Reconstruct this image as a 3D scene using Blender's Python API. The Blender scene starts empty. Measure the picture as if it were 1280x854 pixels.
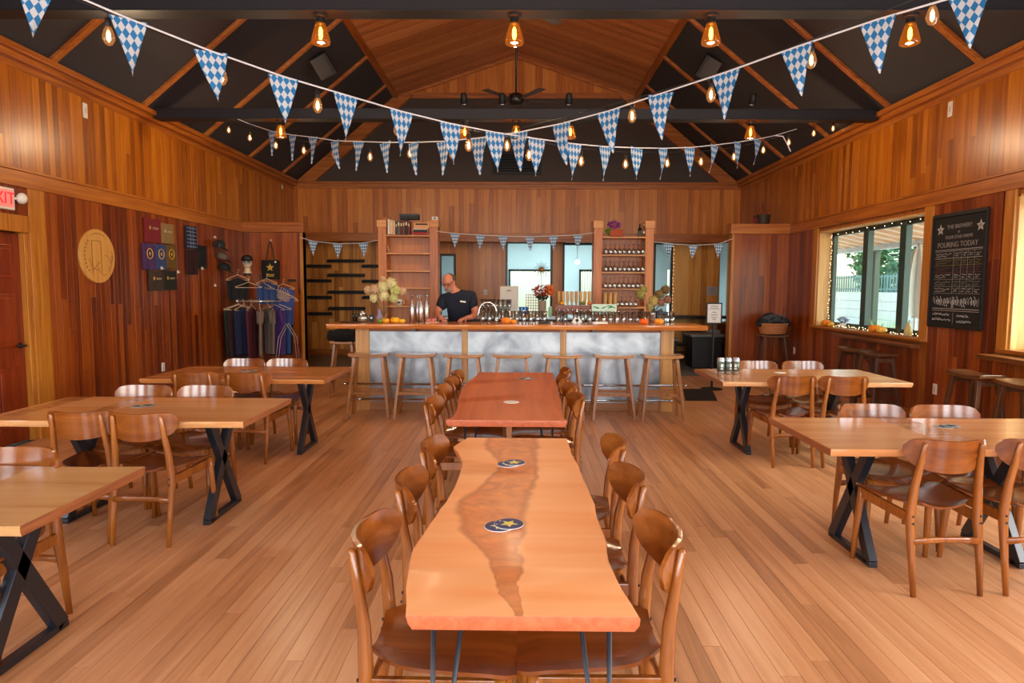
import bpy, bmesh, math, random
from mathutils import Vector, Matrix, Euler
random.seed(7)
SC = bpy.context.scene
COL = SC.collection
PI = math.pi

# ---------------------------------------------------------------- camera, sky, sun, window light, exposure
cam_d = bpy.data.cameras.new('camera'); cam = bpy.data.objects.new('camera', cam_d); COL.objects.link(cam)
cam_d.sensor_width = 36.0; cam_d.lens = 36.0 * 810.0 / 1280.0; cam_d.clip_start = 0.05; cam_d.clip_end = 300
# columns: camera right, up, back (world)
_R = Matrix(((0.99992811, -0.00549966, 0.0106554), (0.01107262, 0.08242947, -0.99653539), (0.00460229, 0.99658173, 0.08248444)))
cam.matrix_world = Matrix.Translation((0, 0, 1.53)) @ _R.to_4x4()
SC.camera = cam

W = bpy.data.worlds.new('sky'); SC.world = W; W.use_nodes = True
wn = W.node_tree; bgn = wn.nodes['Background']
sky = wn.nodes.new('ShaderNodeTexSky'); sky.sky_type = 'NISHITA'; sky.sun_disc = False
sky.sun_elevation = math.radians(42); sky.sun_rotation = math.radians(120); sky.air_density = 1.2; sky.dust_density = 2.0
wn.links.new(sky.outputs[0], bgn.inputs[0]); bgn.inputs[1].default_value = 0.9

def light(kind, name, loc, energy, color, rot=None, size=None, size_y=None, rad=None):
    d = bpy.data.lights.new(name, kind); d.energy = energy; d.color = color
    if kind == 'AREA':
        d.shape = 'RECTANGLE'; d.size = size; d.size_y = size_y or size
    if kind == 'POINT' and rad is not None: d.shadow_soft_size = rad
    if kind == 'SUN': d.angle = math.radians(3)
    o = bpy.data.objects.new(name, d); COL.objects.link(o); o.location = loc
    if rot: o.rotation_euler = rot
    return o
light('SUN', 'sun', (12, 0, 12), 5.5, (1, .95, .86), rot=(math.radians(30), math.radians(28), 0))
DAY = (0.88, 0.94, 1.0)
for i, x in enumerate((-3.1, 0.0, 3.1)):      # daylight through the three tall windows in the wall behind the camera
    light('AREA', 'daylight_front', (x, -2.93, 1.95), 122, DAY, rot=(math.radians(90), 0, 0), size=1.9, size_y=1.9)
for i, y in enumerate((1.2, 4.2)):      # daylight through the windows along the right wall
    light('AREA', 'daylight_right', (4.80, y, 1.75), 40, DAY, rot=(0, math.radians(90), 0), size=1.45, size_y=2.2)
light('AREA', 'daylight_left', (-4.88, 1.0, 1.75), 40, DAY, rot=(0, math.radians(-90), 0), size=1.45, size_y=2.6)
light('AREA', 'fill_light_back_room', (1.0, 16.4, 3.1), 230, (.9, .97, 1), rot=(0, 0, 0), size=3.2, size_y=2.4)  # unseen area light added to brighten the back room; no fixture there
SC.view_settings.view_transform = 'Standard'; SC.view_settings.look = 'None'
SC.view_settings.exposure = 0.22; SC.view_settings.gamma = 1.0; SC.view_settings.use_curve_mapping = False
SC.cycles.use_denoising = True
SC.cycles.max_bounces = 8; SC.cycles.diffuse_bounces = 4; SC.cycles.transparent_max_bounces = 16
SC.cycles.sample_clamp_indirect = 6.0

# ---------------------------------------------------------------- materials
def lin(c):
    return tuple((v / 255 / 12.92 if v / 255 <= .04045 else ((v / 255 + .055) / 1.055) ** 2.4) for v in c) + (1,)
MATS = {}
def mat(name, col, rough=.5, metal=0., emit=0., ecol=None, spec=.5, coat=0., bump=0., bscale=60., var=0., sheen=0.):
    if name in MATS: return MATS[name]
    m = bpy.data.materials.new(name); m.use_nodes = True; nt = m.node_tree; b = nt.nodes['Principled BSDF']
    b.inputs['Base Color'].default_value = lin(col); b.inputs['Roughness'].default_value = rough
    b.inputs['Metallic'].default_value = metal; b.inputs['Specular IOR Level'].default_value = spec
    b.inputs['Coat Weight'].default_value = coat
    if emit: b.inputs['Emission Color'].default_value = lin(ecol or col); b.inputs['Emission Strength'].default_value = emit
    tc = nt.nodes.new('ShaderNodeTexCoord'); nz = nt.nodes.new('ShaderNodeTexNoise'); nz.inputs['Scale'].default_value = bscale
    nz.inputs['Detail'].default_value = 4; nt.links.new(tc.outputs['Object'], nz.inputs['Vector'])
    v = var or .12
    hs = nt.nodes.new('ShaderNodeMix'); hs.data_type = 'RGBA'
    c = lin(col); hs.inputs[6].default_value = tuple(x * (1 - v) for x in c[:3]) + (1,); hs.inputs[7].default_value = tuple(min(1, x * (1 + v)) for x in c[:3]) + (1,)
    nt.links.new(nz.outputs['Fac'], hs.inputs[0]); nt.links.new(hs.outputs[2], b.inputs['Base Color'])
    if bump:
        bp = nt.nodes.new('ShaderNodeBump'); bp.inputs['Strength'].default_value = bump; bp.inputs['Distance'].default_value = .004
        nt.links.new(nz.outputs['Fac'], bp.inputs['Height']); nt.links.new(bp.outputs[0], b.inputs['Normal'])
    MATS[name] = m; return m

def wood(name, dark, mid, light_, axis='z', rough=.32, tone=False, fine=26., bump=.12, coat=0., contrast=1.):
    if name in MATS: return MATS[name]
    m = bpy.data.materials.new(name); m.use_nodes = True; nt = m.node_tree; N = nt.nodes.new; L = nt.links.new
    b = nt.nodes['Principled BSDF']; b.inputs['Roughness'].default_value = rough; b.inputs['Coat Weight'].default_value = coat
    b.inputs['Coat Roughness'].default_value = .15
    tc = N('ShaderNodeTexCoord'); mp = N('ShaderNodeMapping')
    s = {'x': (.05, 1, 1), 'y': (1, .05, 1), 'z': (1, 1, .05)}[axis]
    mp.inputs['Scale'].default_value = tuple(v * fine for v in s); L(tc.outputs['Object'], mp.inputs[0])
    add = N('ShaderNodeVectorMath'); add.operation = 'ADD'; L(mp.outputs[0], add.inputs[0])
    sc = N('ShaderNodeVectorMath'); sc.operation = 'SCALE'; sc.inputs[3].default_value = 60
    if tone:
        at = N('ShaderNodeAttribute'); at.attribute_name = 'tone'; L(at.outputs['Color'], sc.inputs[0])
        sp = N('ShaderNodeSeparateColor'); L(at.outputs['Color'], sp.inputs[0]); tv = sp.outputs[0]
    else:
        oi = N('ShaderNodeObjectInfo'); cb = N('ShaderNodeCombineXYZ')
        for i in range(3): L(oi.outputs['Random'], cb.inputs[i])
        L(cb.outputs[0], sc.inputs[0]); tv = oi.outputs['Random']
    L(sc.outputs[0], add.inputs[1])
    n1 = N('ShaderNodeTexNoise'); n1.inputs['Scale'].default_value = 1.0; n1.inputs['Detail'].default_value = 6; n1.inputs['Roughness'].default_value = .6
    n1.inputs['Distortion'].default_value = .6; L(add.outputs[0], n1.inputs['Vector'])
    ma = N('ShaderNodeMath'); ma.operation = 'MULTIPLY_ADD'; L(tv, ma.inputs[0]); ma.inputs[1].default_value = (.55 if tone else .18) * contrast
    mb = N('ShaderNodeMath'); mb.operation = 'MULTIPLY_ADD'; L(n1.outputs['Fac'], mb.inputs[0]); mb.inputs[1].default_value = .9 if tone else 1.1
    mb.inputs[2].default_value = (-.28 + .30 * (1 - contrast) if tone else -.14); L(mb.outputs[0], ma.inputs[2])
    cr = N('ShaderNodeValToRGB'); cr.color_ramp.elements[0].position = .12; cr.color_ramp.elements[1].position = .85
    cr.color_ramp.elements[0].color = lin(dark); cr.color_ramp.elements[1].color = lin(light_)
    e = cr.color_ramp.elements.new(.45); e.color = lin(mid); L(ma.outputs[0], cr.inputs[0]); L(cr.outputs[0], b.inputs['Base Color'])
    bp = N('ShaderNodeBump'); bp.inputs['Strength'].default_value = bump; bp.inputs['Distance'].default_value = .003
    L(n1.outputs['Fac'], bp.inputs['Height']); L(bp.outputs[0], b.inputs['Normal'])
    MATS[name] = m; return m

def clear(name, tint=(255, 255, 255), fac=.0, rough=.02, mul=.55, glow=None):
    if name in MATS: return MATS[name]
    m = bpy.data.materials.new(name); m.use_nodes = True; nt = m.node_tree; N = nt.nodes.new; L = nt.links.new
    nt.nodes.remove(nt.nodes['Principled BSDF']); out = [n for n in nt.nodes if n.type == 'OUTPUT_MATERIAL'][0]
    t = N('ShaderNodeBsdfTransparent'); t.inputs[0].default_value = lin(tint); g = N('ShaderNodeBsdfGlossy'); g.inputs['Roughness'].default_value = rough
    fr = N('ShaderNodeLayerWeight'); fr.inputs[0].default_value = .35; mx = N('ShaderNodeMixShader')
    am = N('ShaderNodeMath'); am.operation = 'MULTIPLY_ADD'; L(fr.outputs['Facing'], am.inputs[0]); am.inputs[1].default_value = mul; am.inputs[2].default_value = fac
    am.use_clamp = True; L(am.outputs[0], mx.inputs[0]); L(t.outputs[0], mx.inputs[1]); L(g.outputs[0], mx.inputs[2]); 
    if glow:
        em = N('ShaderNodeEmission'); em.inputs[0].default_value = lin(glow); em.inputs[1].default_value = .55; ad = N('ShaderNodeMixShader'); ad.inputs[0].default_value = .38
        L(mx.outputs[0], ad.inputs[1]); L(em.outputs[0], ad.inputs[2]); L(ad.outputs[0], out.inputs[0])
    else: L(mx.outputs[0], out.inputs[0])
    MATS[name] = m; return m

AMBER = wood('varnished amber planks', (116, 58, 6), (168, 92, 14), (204, 128, 34), 'z', .30, True, contrast=.72)
REDW = wood('varnished red brown planks', (74, 24, 4), (126, 54, 12), (166, 88, 28), 'z', .28, True, contrast=.85)
REDH = wood('red brown trim', (80, 30, 8), (130, 62, 18), (172, 96, 36), 'z', .35)
BACKW = wood('honey back planks', (148, 76, 20), (196, 114, 38), (222, 148, 64), 'z', .34, True, contrast=.72)
RUSTIC = wood('rustic yellow planks', (160, 94, 30), (230, 158, 68), (248, 198, 112), 'z', .42, True)
TRIMY = wood('amber trim along y', (96, 42, 8), (158, 86, 24), (194, 122, 48), 'y', .34)
TRIMX = wood('amber trim along x', (104, 50, 14), (166, 94, 34), (200, 132, 60), 'x', .36)
TRIMZ = wood('amber trim upright', (110, 58, 12), (172, 104, 28), (204, 138, 52), 'z', .36)
PALEZ = wood('pale fir upright', (150, 100, 50), (196, 148, 84), (224, 184, 122), 'z', .4)
DOORW = wood('red fir door', (74, 22, 6), (124, 44, 12), (156, 70, 24), 'z', .34)
FLOORW = wood('oak strip floor', (158, 104, 64), (206, 146, 98), (230, 176, 128), 'y', .30, True, 20., .06)
CEILW = wood('fir ceiling boards', (156, 90, 44), (186, 114, 60), (206, 138, 80), 'x', .45, True)
CHAIRW = wood('chair teak', (96, 46, 12), (146, 80, 24), (180, 108, 42), 'z', .26, fine=18., coat=.35)
CHAIRP = wood('chair curved ply', (84, 38, 8), (128, 64, 16), (158, 90, 32), 'x', .22, fine=14., coat=.55)
SEATP = wood('chair seat ply', (70, 30, 6), (110, 52, 12), (138, 70, 22), 'y', .24, fine=14., coat=.5)
STOOLW = wood('stool wood', (98, 54, 20), (150, 92, 40), (182, 122, 62), 'z', .34, fine=20.)
STOOLT = wood('stool seat wood', (112, 66, 30), (160, 104, 54), (192, 138, 82), 'x', .24, fine=20., coat=.4)
DSTOOL = wood('dark stool wood', (44, 22, 9), (76, 42, 18), (104, 62, 30), 'z', .35, fine=20.)
BLACKM = mat('black painted steel', (30, 34, 40), .32, .0, spec=.6, var=.2)
BEAMM = mat('blackened beam steel', (34, 33, 37), .5, .1, var=.25, bscale=6)
BLK = mat('matt black', (16, 16, 17), .6)
BLKG = mat('satin black', (20, 20, 22), .35)
WHT = mat('white plastic', (222, 218, 208), .45)
CHROME = mat('chrome', (215, 215, 218), .16, 1.)
STEEL = mat('brushed steel', (176, 178, 180), .3, 1.)
GLASS = clear('window glass', (240, 250, 248), .0, .01, .22)
CUP = clear('glassware', (240, 242, 242), .20, .12)
AMBS = clear('small bulb glass', (255, 226, 190), .05, .03, .6, (255, 170, 100))
AMBG = clear('amber bulb glass', (255, 190, 100), .04, .04, .6, (255, 140, 40))

# ---------------------------------------------------------------- mesh building
class MB:
    def __init__(s): s.v = []; s.f = []; s.t = []
    def add(s, vs, fs, tone=None):
        n = len(s.v); s.v += [tuple(v) for v in vs]; s.f += [tuple(i + n for i in f) for f in fs]
        s.t += [tone or (.5, .5, .5)] * len(vs)
        return s
    def box(s, c, d, rot=None, tone=None, taper=1.):
        x, y, z = (v / 2 for v in d); vs = []
        M = Euler(rot).to_matrix() if rot else None
        for k in (-1, 1):
            t = taper if k > 0 else 1.
            for (a, b) in ((-1, -1), (1, -1), (1, 1), (-1, 1)):
                p = Vector((a * x * t, b * y * t, k * z))
                if M: p = M @ p
                vs.append(p + Vector(c))
        return s.add(vs, [(3, 2, 1, 0), (4, 5, 6, 7), (0, 1, 5, 4), (1, 2, 6, 5), (2, 3, 7, 6), (3, 0, 4, 7)], tone)
    def bb(s, a, b, tone=None):
        return s.box([(p + q) / 2 for p, q in zip(a, b)], [abs(q - p) for p, q in zip(a, b)], None, tone)
    def tube(s, pts, r, n=8, cap=True, flat=1., up=None):
        pts = [Vector(p) for p in pts]; rs = r if isinstance(r, (list, tuple)) else [r] * len(pts); vs = []; fs = []
        prev = None
        for i, p in enumerate(pts):
            d = (pts[min(i + 1, len(pts) - 1)] - pts[max(i - 1, 0)]).normalized()
            if prev is None:
                a = Vector(up) if up else (Vector((0, 0, 1)) if abs(d.z) < .9 else Vector((0, 1, 0)))
            else: a = prev
            u = (a - d * a.dot(d)).normalized(); w = d.cross(u); prev = u
            for k in range(n):
                an = 2 * PI * k / n; vs.append(p + u * math.cos(an) * rs[i] + w * math.sin(an) * rs[i] * flat)
        for i in range(len(pts) - 1):
            for k in range(n):
                a = i * n + k; b = i * n + (k + 1) % n; fs.append((a, b, b + n, a + n))
        if cap: fs.append(tuple(range(n - 1, -1, -1))); fs.append(tuple(range((len(pts) - 1) * n, len(pts) * n)))
        return s.add(vs, fs)
    def bar(s, p0, p1, w, h, up=(0, 0, 1)):
        p0 = Vector(p0); p1 = Vector(p1); d = (p1 - p0).normalized(); a = Vector(up)
        if abs(d.dot(a)) > .99: a = Vector((0, 1, 0))
        side = d.cross(a).normalized(); u = side.cross(d)
        w0, w1 = w if isinstance(w, tuple) else (w, w); h0, h1 = h if isinstance(h, tuple) else (h, h); vs = []
        for p, ww, hh in ((p0, w0, h0), (p1, w1, h1)):
            for (i, j) in ((-1, -1), (1, -1), (1, 1), (-1, 1)): vs.append(p + side * i * ww / 2 + u * j * hh / 2)
        return s.add(vs, [(3, 2, 1, 0), (4, 5, 6, 7), (0, 1, 5, 4), (1, 2, 6, 5), (2, 3, 7, 6), (3, 0, 4, 7)])
    def lathe(s, prof, n=16, c=(0, 0, 0), sx=1., sy=1.):
        vs = []; fs = []; c = Vector(c)
        for (r, z) in prof:
            for k in range(n):
                a = 2 * PI * k / n; vs.append(c + Vector((r * math.cos(a) * sx, r * math.sin(a) * sy, z)))
        m = len(prof)
        for i in range(m - 1):
            for k in range(n):
                a = i * n + k; b = i * n + (k + 1) % n; fs.append((a, b, b + n, a + n))
        if prof[0][0] > 1e-5: fs.append(tuple(range(n - 1, -1, -1)))
        if prof[-1][0] > 1e-5: fs.append(tuple(range((m - 1) * n, m * n)))
        return s.add(vs, fs)
    def ball(s, c, r, n=10, sq=(1, 1, 1), jit=0.):
        vs = []; fs = []; m = max(4, n // 2 + 1); c = Vector(c)
        for i in range(m + 1):
            th = PI * i / m
            for k in range(n):
                a = 2 * PI * k / n; j = 1 + random.uniform(-jit, jit)
                vs.append(c + Vector((math.sin(th) * math.cos(a) * sq[0], math.sin(th) * math.sin(a) * sq[1], math.cos(th) * sq[2])) * r * j)
        for i in range(m):
            for k in range(n):
                a = i * n + k; b = i * n + (k + 1) % n; fs.append((a + n, b + n, b, a))
        return s.add(vs, fs)
    def prism(s, poly, z0, z1):
        n = len(poly); vs = [(x, y, z0) for x, y in poly] + [(x, y, z1) for x, y in poly]
        fs = [tuple(range(n - 1, -1, -1)), tuple(range(n, 2 * n))] + [(i, (i + 1) % n, (i + 1) % n + n, i + n) for i in range(n)]
        return s.add(vs, fs)
    def plate(s, fn, nu, nv, thick, nrm=None):
        """closed curved sheet: fn(u,v) -> Vector, u,v in 0..1"""
        vs = []; fs = []
        for side in (0, 1):
            for i in range(nu + 1):
                for j in range(nv + 1):
                    u, v = i / nu, j / nv; p = fn(u, v); e = .01
                    a = fn(min(u + e, 1), v) - fn(max(u - e, 0), v); b = fn(u, min(v + e, 1)) - fn(u, max(v - e, 0))
                    q = nrm if nrm is not None else (a.cross(b).normalized() if a.cross(b).length > 1e-12 else Vector((0, 0, 1)))
                    vs.append(p + Vector(q) * (thick / 2 if side else -thick / 2))
        K = (nu + 1) * (nv + 1); ix = lambda i, j, sd: sd * K + i * (nv + 1) + j
        for i in range(nu):
            for j in range(nv):
                fs.append((ix(i, j, 1), ix(i + 1, j, 1), ix(i + 1, j + 1, 1), ix(i, j + 1, 1)))
                fs.append((ix(i, j + 1, 0), ix(i + 1, j + 1, 0), ix(i + 1, j, 0), ix(i, j, 0)))
        for i in range(nu):
            fs.append((ix(i, 0, 0), ix(i + 1, 0, 0), ix(i + 1, 0, 1), ix(i, 0, 1)))
            fs.append((ix(i + 1, nv, 0), ix(i, nv, 0), ix(i, nv, 1), ix(i + 1, nv, 1)))
        for j in range(nv):
            fs.append((ix(0, j + 1, 0), ix(0, j, 0), ix(0, j, 1), ix(0, j + 1, 1)))
            fs.append((ix(nu, j, 0), ix(nu, j + 1, 0), ix(nu, j + 1, 1), ix(nu, j, 1)))
        return s.add(vs, fs)
    def mesh(s, name, m, smooth=False, tone=False):
        me = bpy.data.meshes.new(name); me.from_pydata(s.v, [], s.f); me.validate()
        if smooth: me.polygons.foreach_set('use_smooth', [True] * len(me.polygons))
        if tone:
            at = me.color_attributes.new('tone', 'FLOAT_COLOR', 'POINT')
            buf = []
            for t in s.t: buf += [t[0], t[1], t[2], 1.]
            if len(at.data) * 4 == len(buf): at.data.foreach_set('color', buf)
        if m: me.materials.append(m)
        me.update(); return me

def link(name, data, parent=None, loc=None, rot=None):
    o = bpy.data.objects.new(name, data); COL.objects.link(o)
    if parent is not None: o.parent = parent
    if loc: o.location = loc
    if rot: o.rotation_euler = rot
    return o
def obj(name, mb, m, parent=None, smooth=False, bevel=0., loc=None, rot=None, tone=False, auto=False, sub=0):
    o = link(name, mb.mesh(name, m, smooth or auto, tone), parent, loc, rot)
    if bevel:
        b = o.modifiers.new('bevel', 'BEVEL'); b.width = bevel; b.segments = 2; b.limit_method = 'ANGLE'; b.angle_limit = math.radians(40)
    if sub:
        b = o.modifiers.new('sub', 'SUBSURF'); b.levels = sub; b.render_levels = sub
    if auto: autosmooth(o)
    return o
def autosmooth(o, ang=40):
    me = o.data; bm = bmesh.new(); bm.from_mesh(me); a = math.radians(ang)
    for e in bm.edges:
        if len(e.link_faces) == 2 and e.calc_face_angle(0) > a: e.smooth = False
    bm.to_mesh(me); bm.free()
def tag(o, label=None, cat=None, group=None, kind=None):
    if label: o['label'] = label
    if cat: o['category'] = cat
    if group: o['group'] = group
    if kind: o['kind'] = kind
    return o
def thing(name, label, cat, loc=(0, 0, 0), rz=0., group=None):
    o = link(name, None, None, loc, (0, 0, rz)); o.empty_display_size = .1
    return tag(o, label, cat, group)
def struct(name, mb, m, **k):
    o = obj(name, mb, m, **k); o['kind'] = 'structure'; return o
def copy_tree(o, parent=None):
    c = o.copy(); COL.objects.link(c)
    if parent is not None: c.parent = parent
    for ch in KIDS.get(o.name, []) or [x for x in o.children]: copy_tree(ch, c)
    return c
KIDS = {}
def kidmap(root):
    """remember the tree once: reading .children is slow in a big scene"""
    KIDS[root.name] = list(root.children)
    for ch in KIDS[root.name]: kidmap(ch)
def dup(root, loc, rz, label, group=None, name=None):
    if root.name not in KIDS: kidmap(root)
    c = copy_tree(root); c.location = loc; c.rotation_euler = (0, 0, rz); c['label'] = label
    if group: c['group'] = group
    return c
def text_mesh(body, size, m, name, parent, loc, rot, depth=.001, align='CENTER'):
    cu = bpy.data.curves.new(name, 'FONT'); cu.body = body; cu.size = size; cu.extrude = depth; cu.align_x = align; cu.align_y = 'CENTER'
    t = bpy.data.objects.new('tmp', cu); COL.objects.link(t)
    me = bpy.data.meshes.new_from_object(t, depsgraph=bpy.context.evaluated_depsgraph_get())
    bpy.data.objects.remove(t); bpy.data.curves.remove(cu)
    me.materials.clear(); me.materials.append(m); me.name = name
    return link(name, me, parent, loc, rot)
# ================================================================ the room
XL, XR, YB, YA = -4.8, 4.65, 13.85, 14.5        # left wall, right wall, upper back wall, alcove back wall
ZT, ZM = 3.62, 2.50                              # top of the wall boards, underside of the middle trim
RX, EH = -0.09, 2.49                             # ridge line x, half width of the raised centre
ZE, ZR = 5.50, 6.33                              # eave and ridge of the raised centre
def board(mb, a0, a1, l0, l1, t, plane, c=.0012, tone=None, la=None):
    """plane: (origin, across, along, normal); la=(l1 at a0, l1 at a1) for sloped tops"""
    O, A, Lg, Nn = plane; g = .0004
    a0 += g; a1 -= g; l0 += g
    t1 = (la[0] - g, la[1] - g) if la else (l1 - g, l1 - g)
    P = lambda a, l, n: O + A * a + Lg * l + Nn * n
    base = [P(a0, l0, 0), P(a1, l0, 0), P(a1, t1[1], 0), P(a0, t1[0], 0)]
    top = [P(a0, l0, t - c), P(a1, l0, t - c), P(a1, t1[1], t - c), P(a0, t1[0], t - c)]
    fc = [P(a0 + c, l0 + c, t), P(a1 - c, l0 + c, t), P(a1 - c, t1[1] - c, t), P(a0 + c, t1[0] - c, t)]
    q = lambda i, j: (i, (i + 1) % 4, (i + 1) % 4 + j - i, j)
    fs = [(8, 9, 10, 11)] + [(k, (k + 1) % 4, (k + 1) % 4 + 4, k + 4) for k in range(4)] + [(k + 4, (k + 1) % 4 + 4, (k + 1) % 4 + 8, k + 8) for k in range(4)]
    if A.cross(Lg).dot(Nn) < 0: fs = [tuple(reversed(f)) for f in fs]
    mb.add(base + top + fc, fs, tone or (random.random(), random.random(), random.random()))
def V(*a): return Vector(a)
def wall_boards(parent, plane, a0, a1, l0, l1, m, w=.115, joint=.3, t=.018, bias=0., name='plank', fn=None, stuff=False):
    """clads a rectangle with separate upright boards; joint = chance that a column is made of two or three lengths"""
    a = a0; col = MB() if stuff else None
    while a < a1 - .005:
        ww = w * random.choice((.85, 1, 1, 1, 1.15)); b = min(a + ww, a1)
        if a1 - b < .03: b = a1
        tops = fn(a, b) if fn else (l1, l1)
        cuts = [l0]
        if random.random() < joint: cuts.append(l0 + (min(tops) - l0) * random.uniform(.2, .8))
        cuts.append(min(tops))
        for k in range(len(cuts) - 1):
            mb = col if stuff else MB()
            tn = (min(1, max(0, random.random() + bias)), random.random(), random.random())
            board(mb, a, b, cuts[k], cuts[k + 1], t + random.uniform(-.0015, .0015), plane, tone=tn, la=tops if k == len(cuts) - 2 else None)
            if not stuff: obj(name, mb, m, parent, tone=True)
        a = b
    if stuff:
        o = obj(name + '_field', col, m, parent, tone=True); o['kind'] = 'stuff'

UZ = V(0, 0, 1)
PL = (V(XL, 0, 0), V(0, 1, 0), UZ, V(1, 0, 0))
PR = (V(XR, 0, 0), V(0, 1, 0), UZ, V(-1, 0, 0))
PB = (V(0, YB, 0), V(1, 0, 0), UZ, V(0, -1, 0))
PA = (V(0, YA, 0), V(1, 0, 0), UZ, V(0, -1, 0))
PLAIN = wood('plain wall boards', (90, 40, 10), (140, 76, 22), (180, 110, 44), 'z', .35)

# ---- floor
fl = struct('floor', MB().bb((XL - .3, -3.0, -.08), (XR + .3, 11.35, -.02)), mat('subfloor', (70, 45, 30), .7))
PF = (V(0, 0, -.02), V(1, 0, 0), V(0, 1, 0), UZ)
cells = []
x = XL; bw = .0835
while x < XR - .001:
    y = -2.95 + random.uniform(0, 1.4)
    first = True; prev = -2.98
    while prev < 11.34:
        nx = min(11.34, prev + random.uniform(.7, 2.6))
        if 11.34 - nx < .25: nx = 11.34
        cells.append((x, min(x + bw, XR), prev, nx)); prev = nx
    x += bw
def cell_px(c):
    yy = max(c[3], 1.0); xm = (c[0] + c[1]) / 2
    if c[3] < 2.3 or abs(xm) > .80 * c[3] + .05: return 1e9
    yn = max(c[2], 2.3)
    return yn if abs(xm) < .80 * c[3] else 1e9
vis = sorted(range(len(cells)), key=lambda i: cell_px(cells[i]))
near = set(i for i in vis[:298] if cell_px(cells[i]) < 1e8)
rest = MB()
def ftone():
    return (max(0, min(1, random.gauss(.5, .15))), random.random(), random.random())
for i, c in enumerate(cells):
    if i in near:
        mb = MB(); board(mb, *c, .02, PF, c=.0012, tone=ftone()); obj('plank', mb, FLOORW, fl, tone=True)
    else: board(rest, *c, .02, PF, c=.0012, tone=ftone())
o = obj('plank_field', rest, FLOORW, fl, tone=True); o['kind'] = 'stuff'
sf = MB().bb((XL - .1, 11.35, -.08), (XR + .1, 14.6, 0.0))
struct('floor', sf, mat('grey sealed concrete', (120, 116, 108), .45, bscale=4, var=.2))

# ---- left wall
wl = struct('wall_left', MB().bb((XL - .22, -3.0, 0), (XL, -.6, 3.75)).bb((XL - .22, -.6, 0), (XL, 2.6, .95)).bb((XL - .22, -.6, 2.42), (XL, 2.6, 3.75)).bb((XL - .22, 2.6, 0), (XL, 5.42, 3.75))
            .bb((XL - .22, 5.42, 2.05), (XL, 6.34, 3.75)).bb((XL - .22, 6.34, 0), (XL, YA + .1, 3.75)), PLAIN)
wall_boards(wl, PL, 5.35, YB, 2.62, ZT, AMBER, w=.094, joint=.22)
wall_boards(wl, PL, 6.55, 11.26, .12, ZM, REDW, w=.086, joint=.5)
wall_boards(wl, PL, 5.42, 6.34, 2.20, ZM, REDW, joint=0)
obj('panel', MB().bb((XL, 11.4, 0), (XL + .015, YA, 2.6)), BACKW, wl)
wall_boards(wl, PL, 3.0, 5.22, .12, ZM, REDW, joint=.3, stuff=True); wall_boards(wl, PL, 3.0, 5.35, 2.62, ZT, AMBER, stuff=True)
struct('baseboard_left', MB().bb((XL, 6.55, 0), (XL + .024, 11.26, .12)), TRIMY, bevel=.004)
def mid_trim(name, xw, s, y0, y1):
    mb = MB().bb((xw, y0, ZM - .03), (xw + s * .035, y1, ZM + .12)).bb((xw, y0, ZM + .12), (xw + s * .05, y1, ZM + .145))
    struct(name, mb, TRIMY, bevel=.004)
mid_trim('trim_1', XL, 1, -3, 11.26); mid_trim('trim_2', XR, -1, -3, 11.26)
def crown(name, xw, s):
    mb = MB().bb((xw, -3, 3.58), (xw + s * .03, YB, 3.66)).bb((xw, -3, 3.64), (xw + s * .11, YB, 3.70)).bb((xw, -3, 3.70), (xw + s * .16, YB, 3.76))
    struct(name, mb, TRIMY, bevel=.005)
crown('trim_3', XL, 1); crown('trim_4', XR, -1)
# ---- right wall with two deep window openings
WY0, WY1, WZ0, WZ1 = 7.54, 10.20, .97, 2.42
W2Y0, W2Y1 = 3.0, 6.18
slab = MB()
for (a, b, c, d) in ((-3, -.1, 0, 3.75), (-.1, 2.5, 0, WZ0), (-.1, 2.5, WZ1, 3.75), (2.5, W2Y0, 0, 3.75), (W2Y0, W2Y1, 0, WZ0), (W2Y0, W2Y1, WZ1, 3.75), (W2Y1, WY0, 0, 3.75), (WY0, WY1, 0, WZ0), (WY0, WY1, WZ1, 3.75), (WY1, YA + .1, 0, 3.75)):
    slab.bb((XR, a, c), (XR + .28, b, d))
wr = struct('wall_right', slab, PLAIN)
wall_boards(wr, PR, 5.35, YB, 2.62, ZT, AMBER, w=.094, joint=.22)
wall_boards(wr, PR, WY1 + .12, 11.26, .12, ZM, REDW, w=.086, joint=.5)
wall_boards(wr, PR, WY0 - .02, WY1 + .12, .12, WZ0 - .06, REDW, joint=.2)
wall_boards(wr, PR, W2Y1 + .17, WY0 - .16, .12, ZM, REDW, w=.086, joint=.6)
wall_boards(wr, PR, 4.9, W2Y1 + .17, .12, WZ0 - .06, REDW, joint=.2)
obj('panel', MB().bb((XR - .015, 11.4, 0), (XR, YA, 2.6)), BACKW, wr)
struct('baseboard_right', MB().bb((XR - .024, 4.9, 0), (XR, 11.26, .12)), TRIMY, bevel=.004)
DKGRN = mat('dark green window frame', (38, 62, 54), .35)
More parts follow.
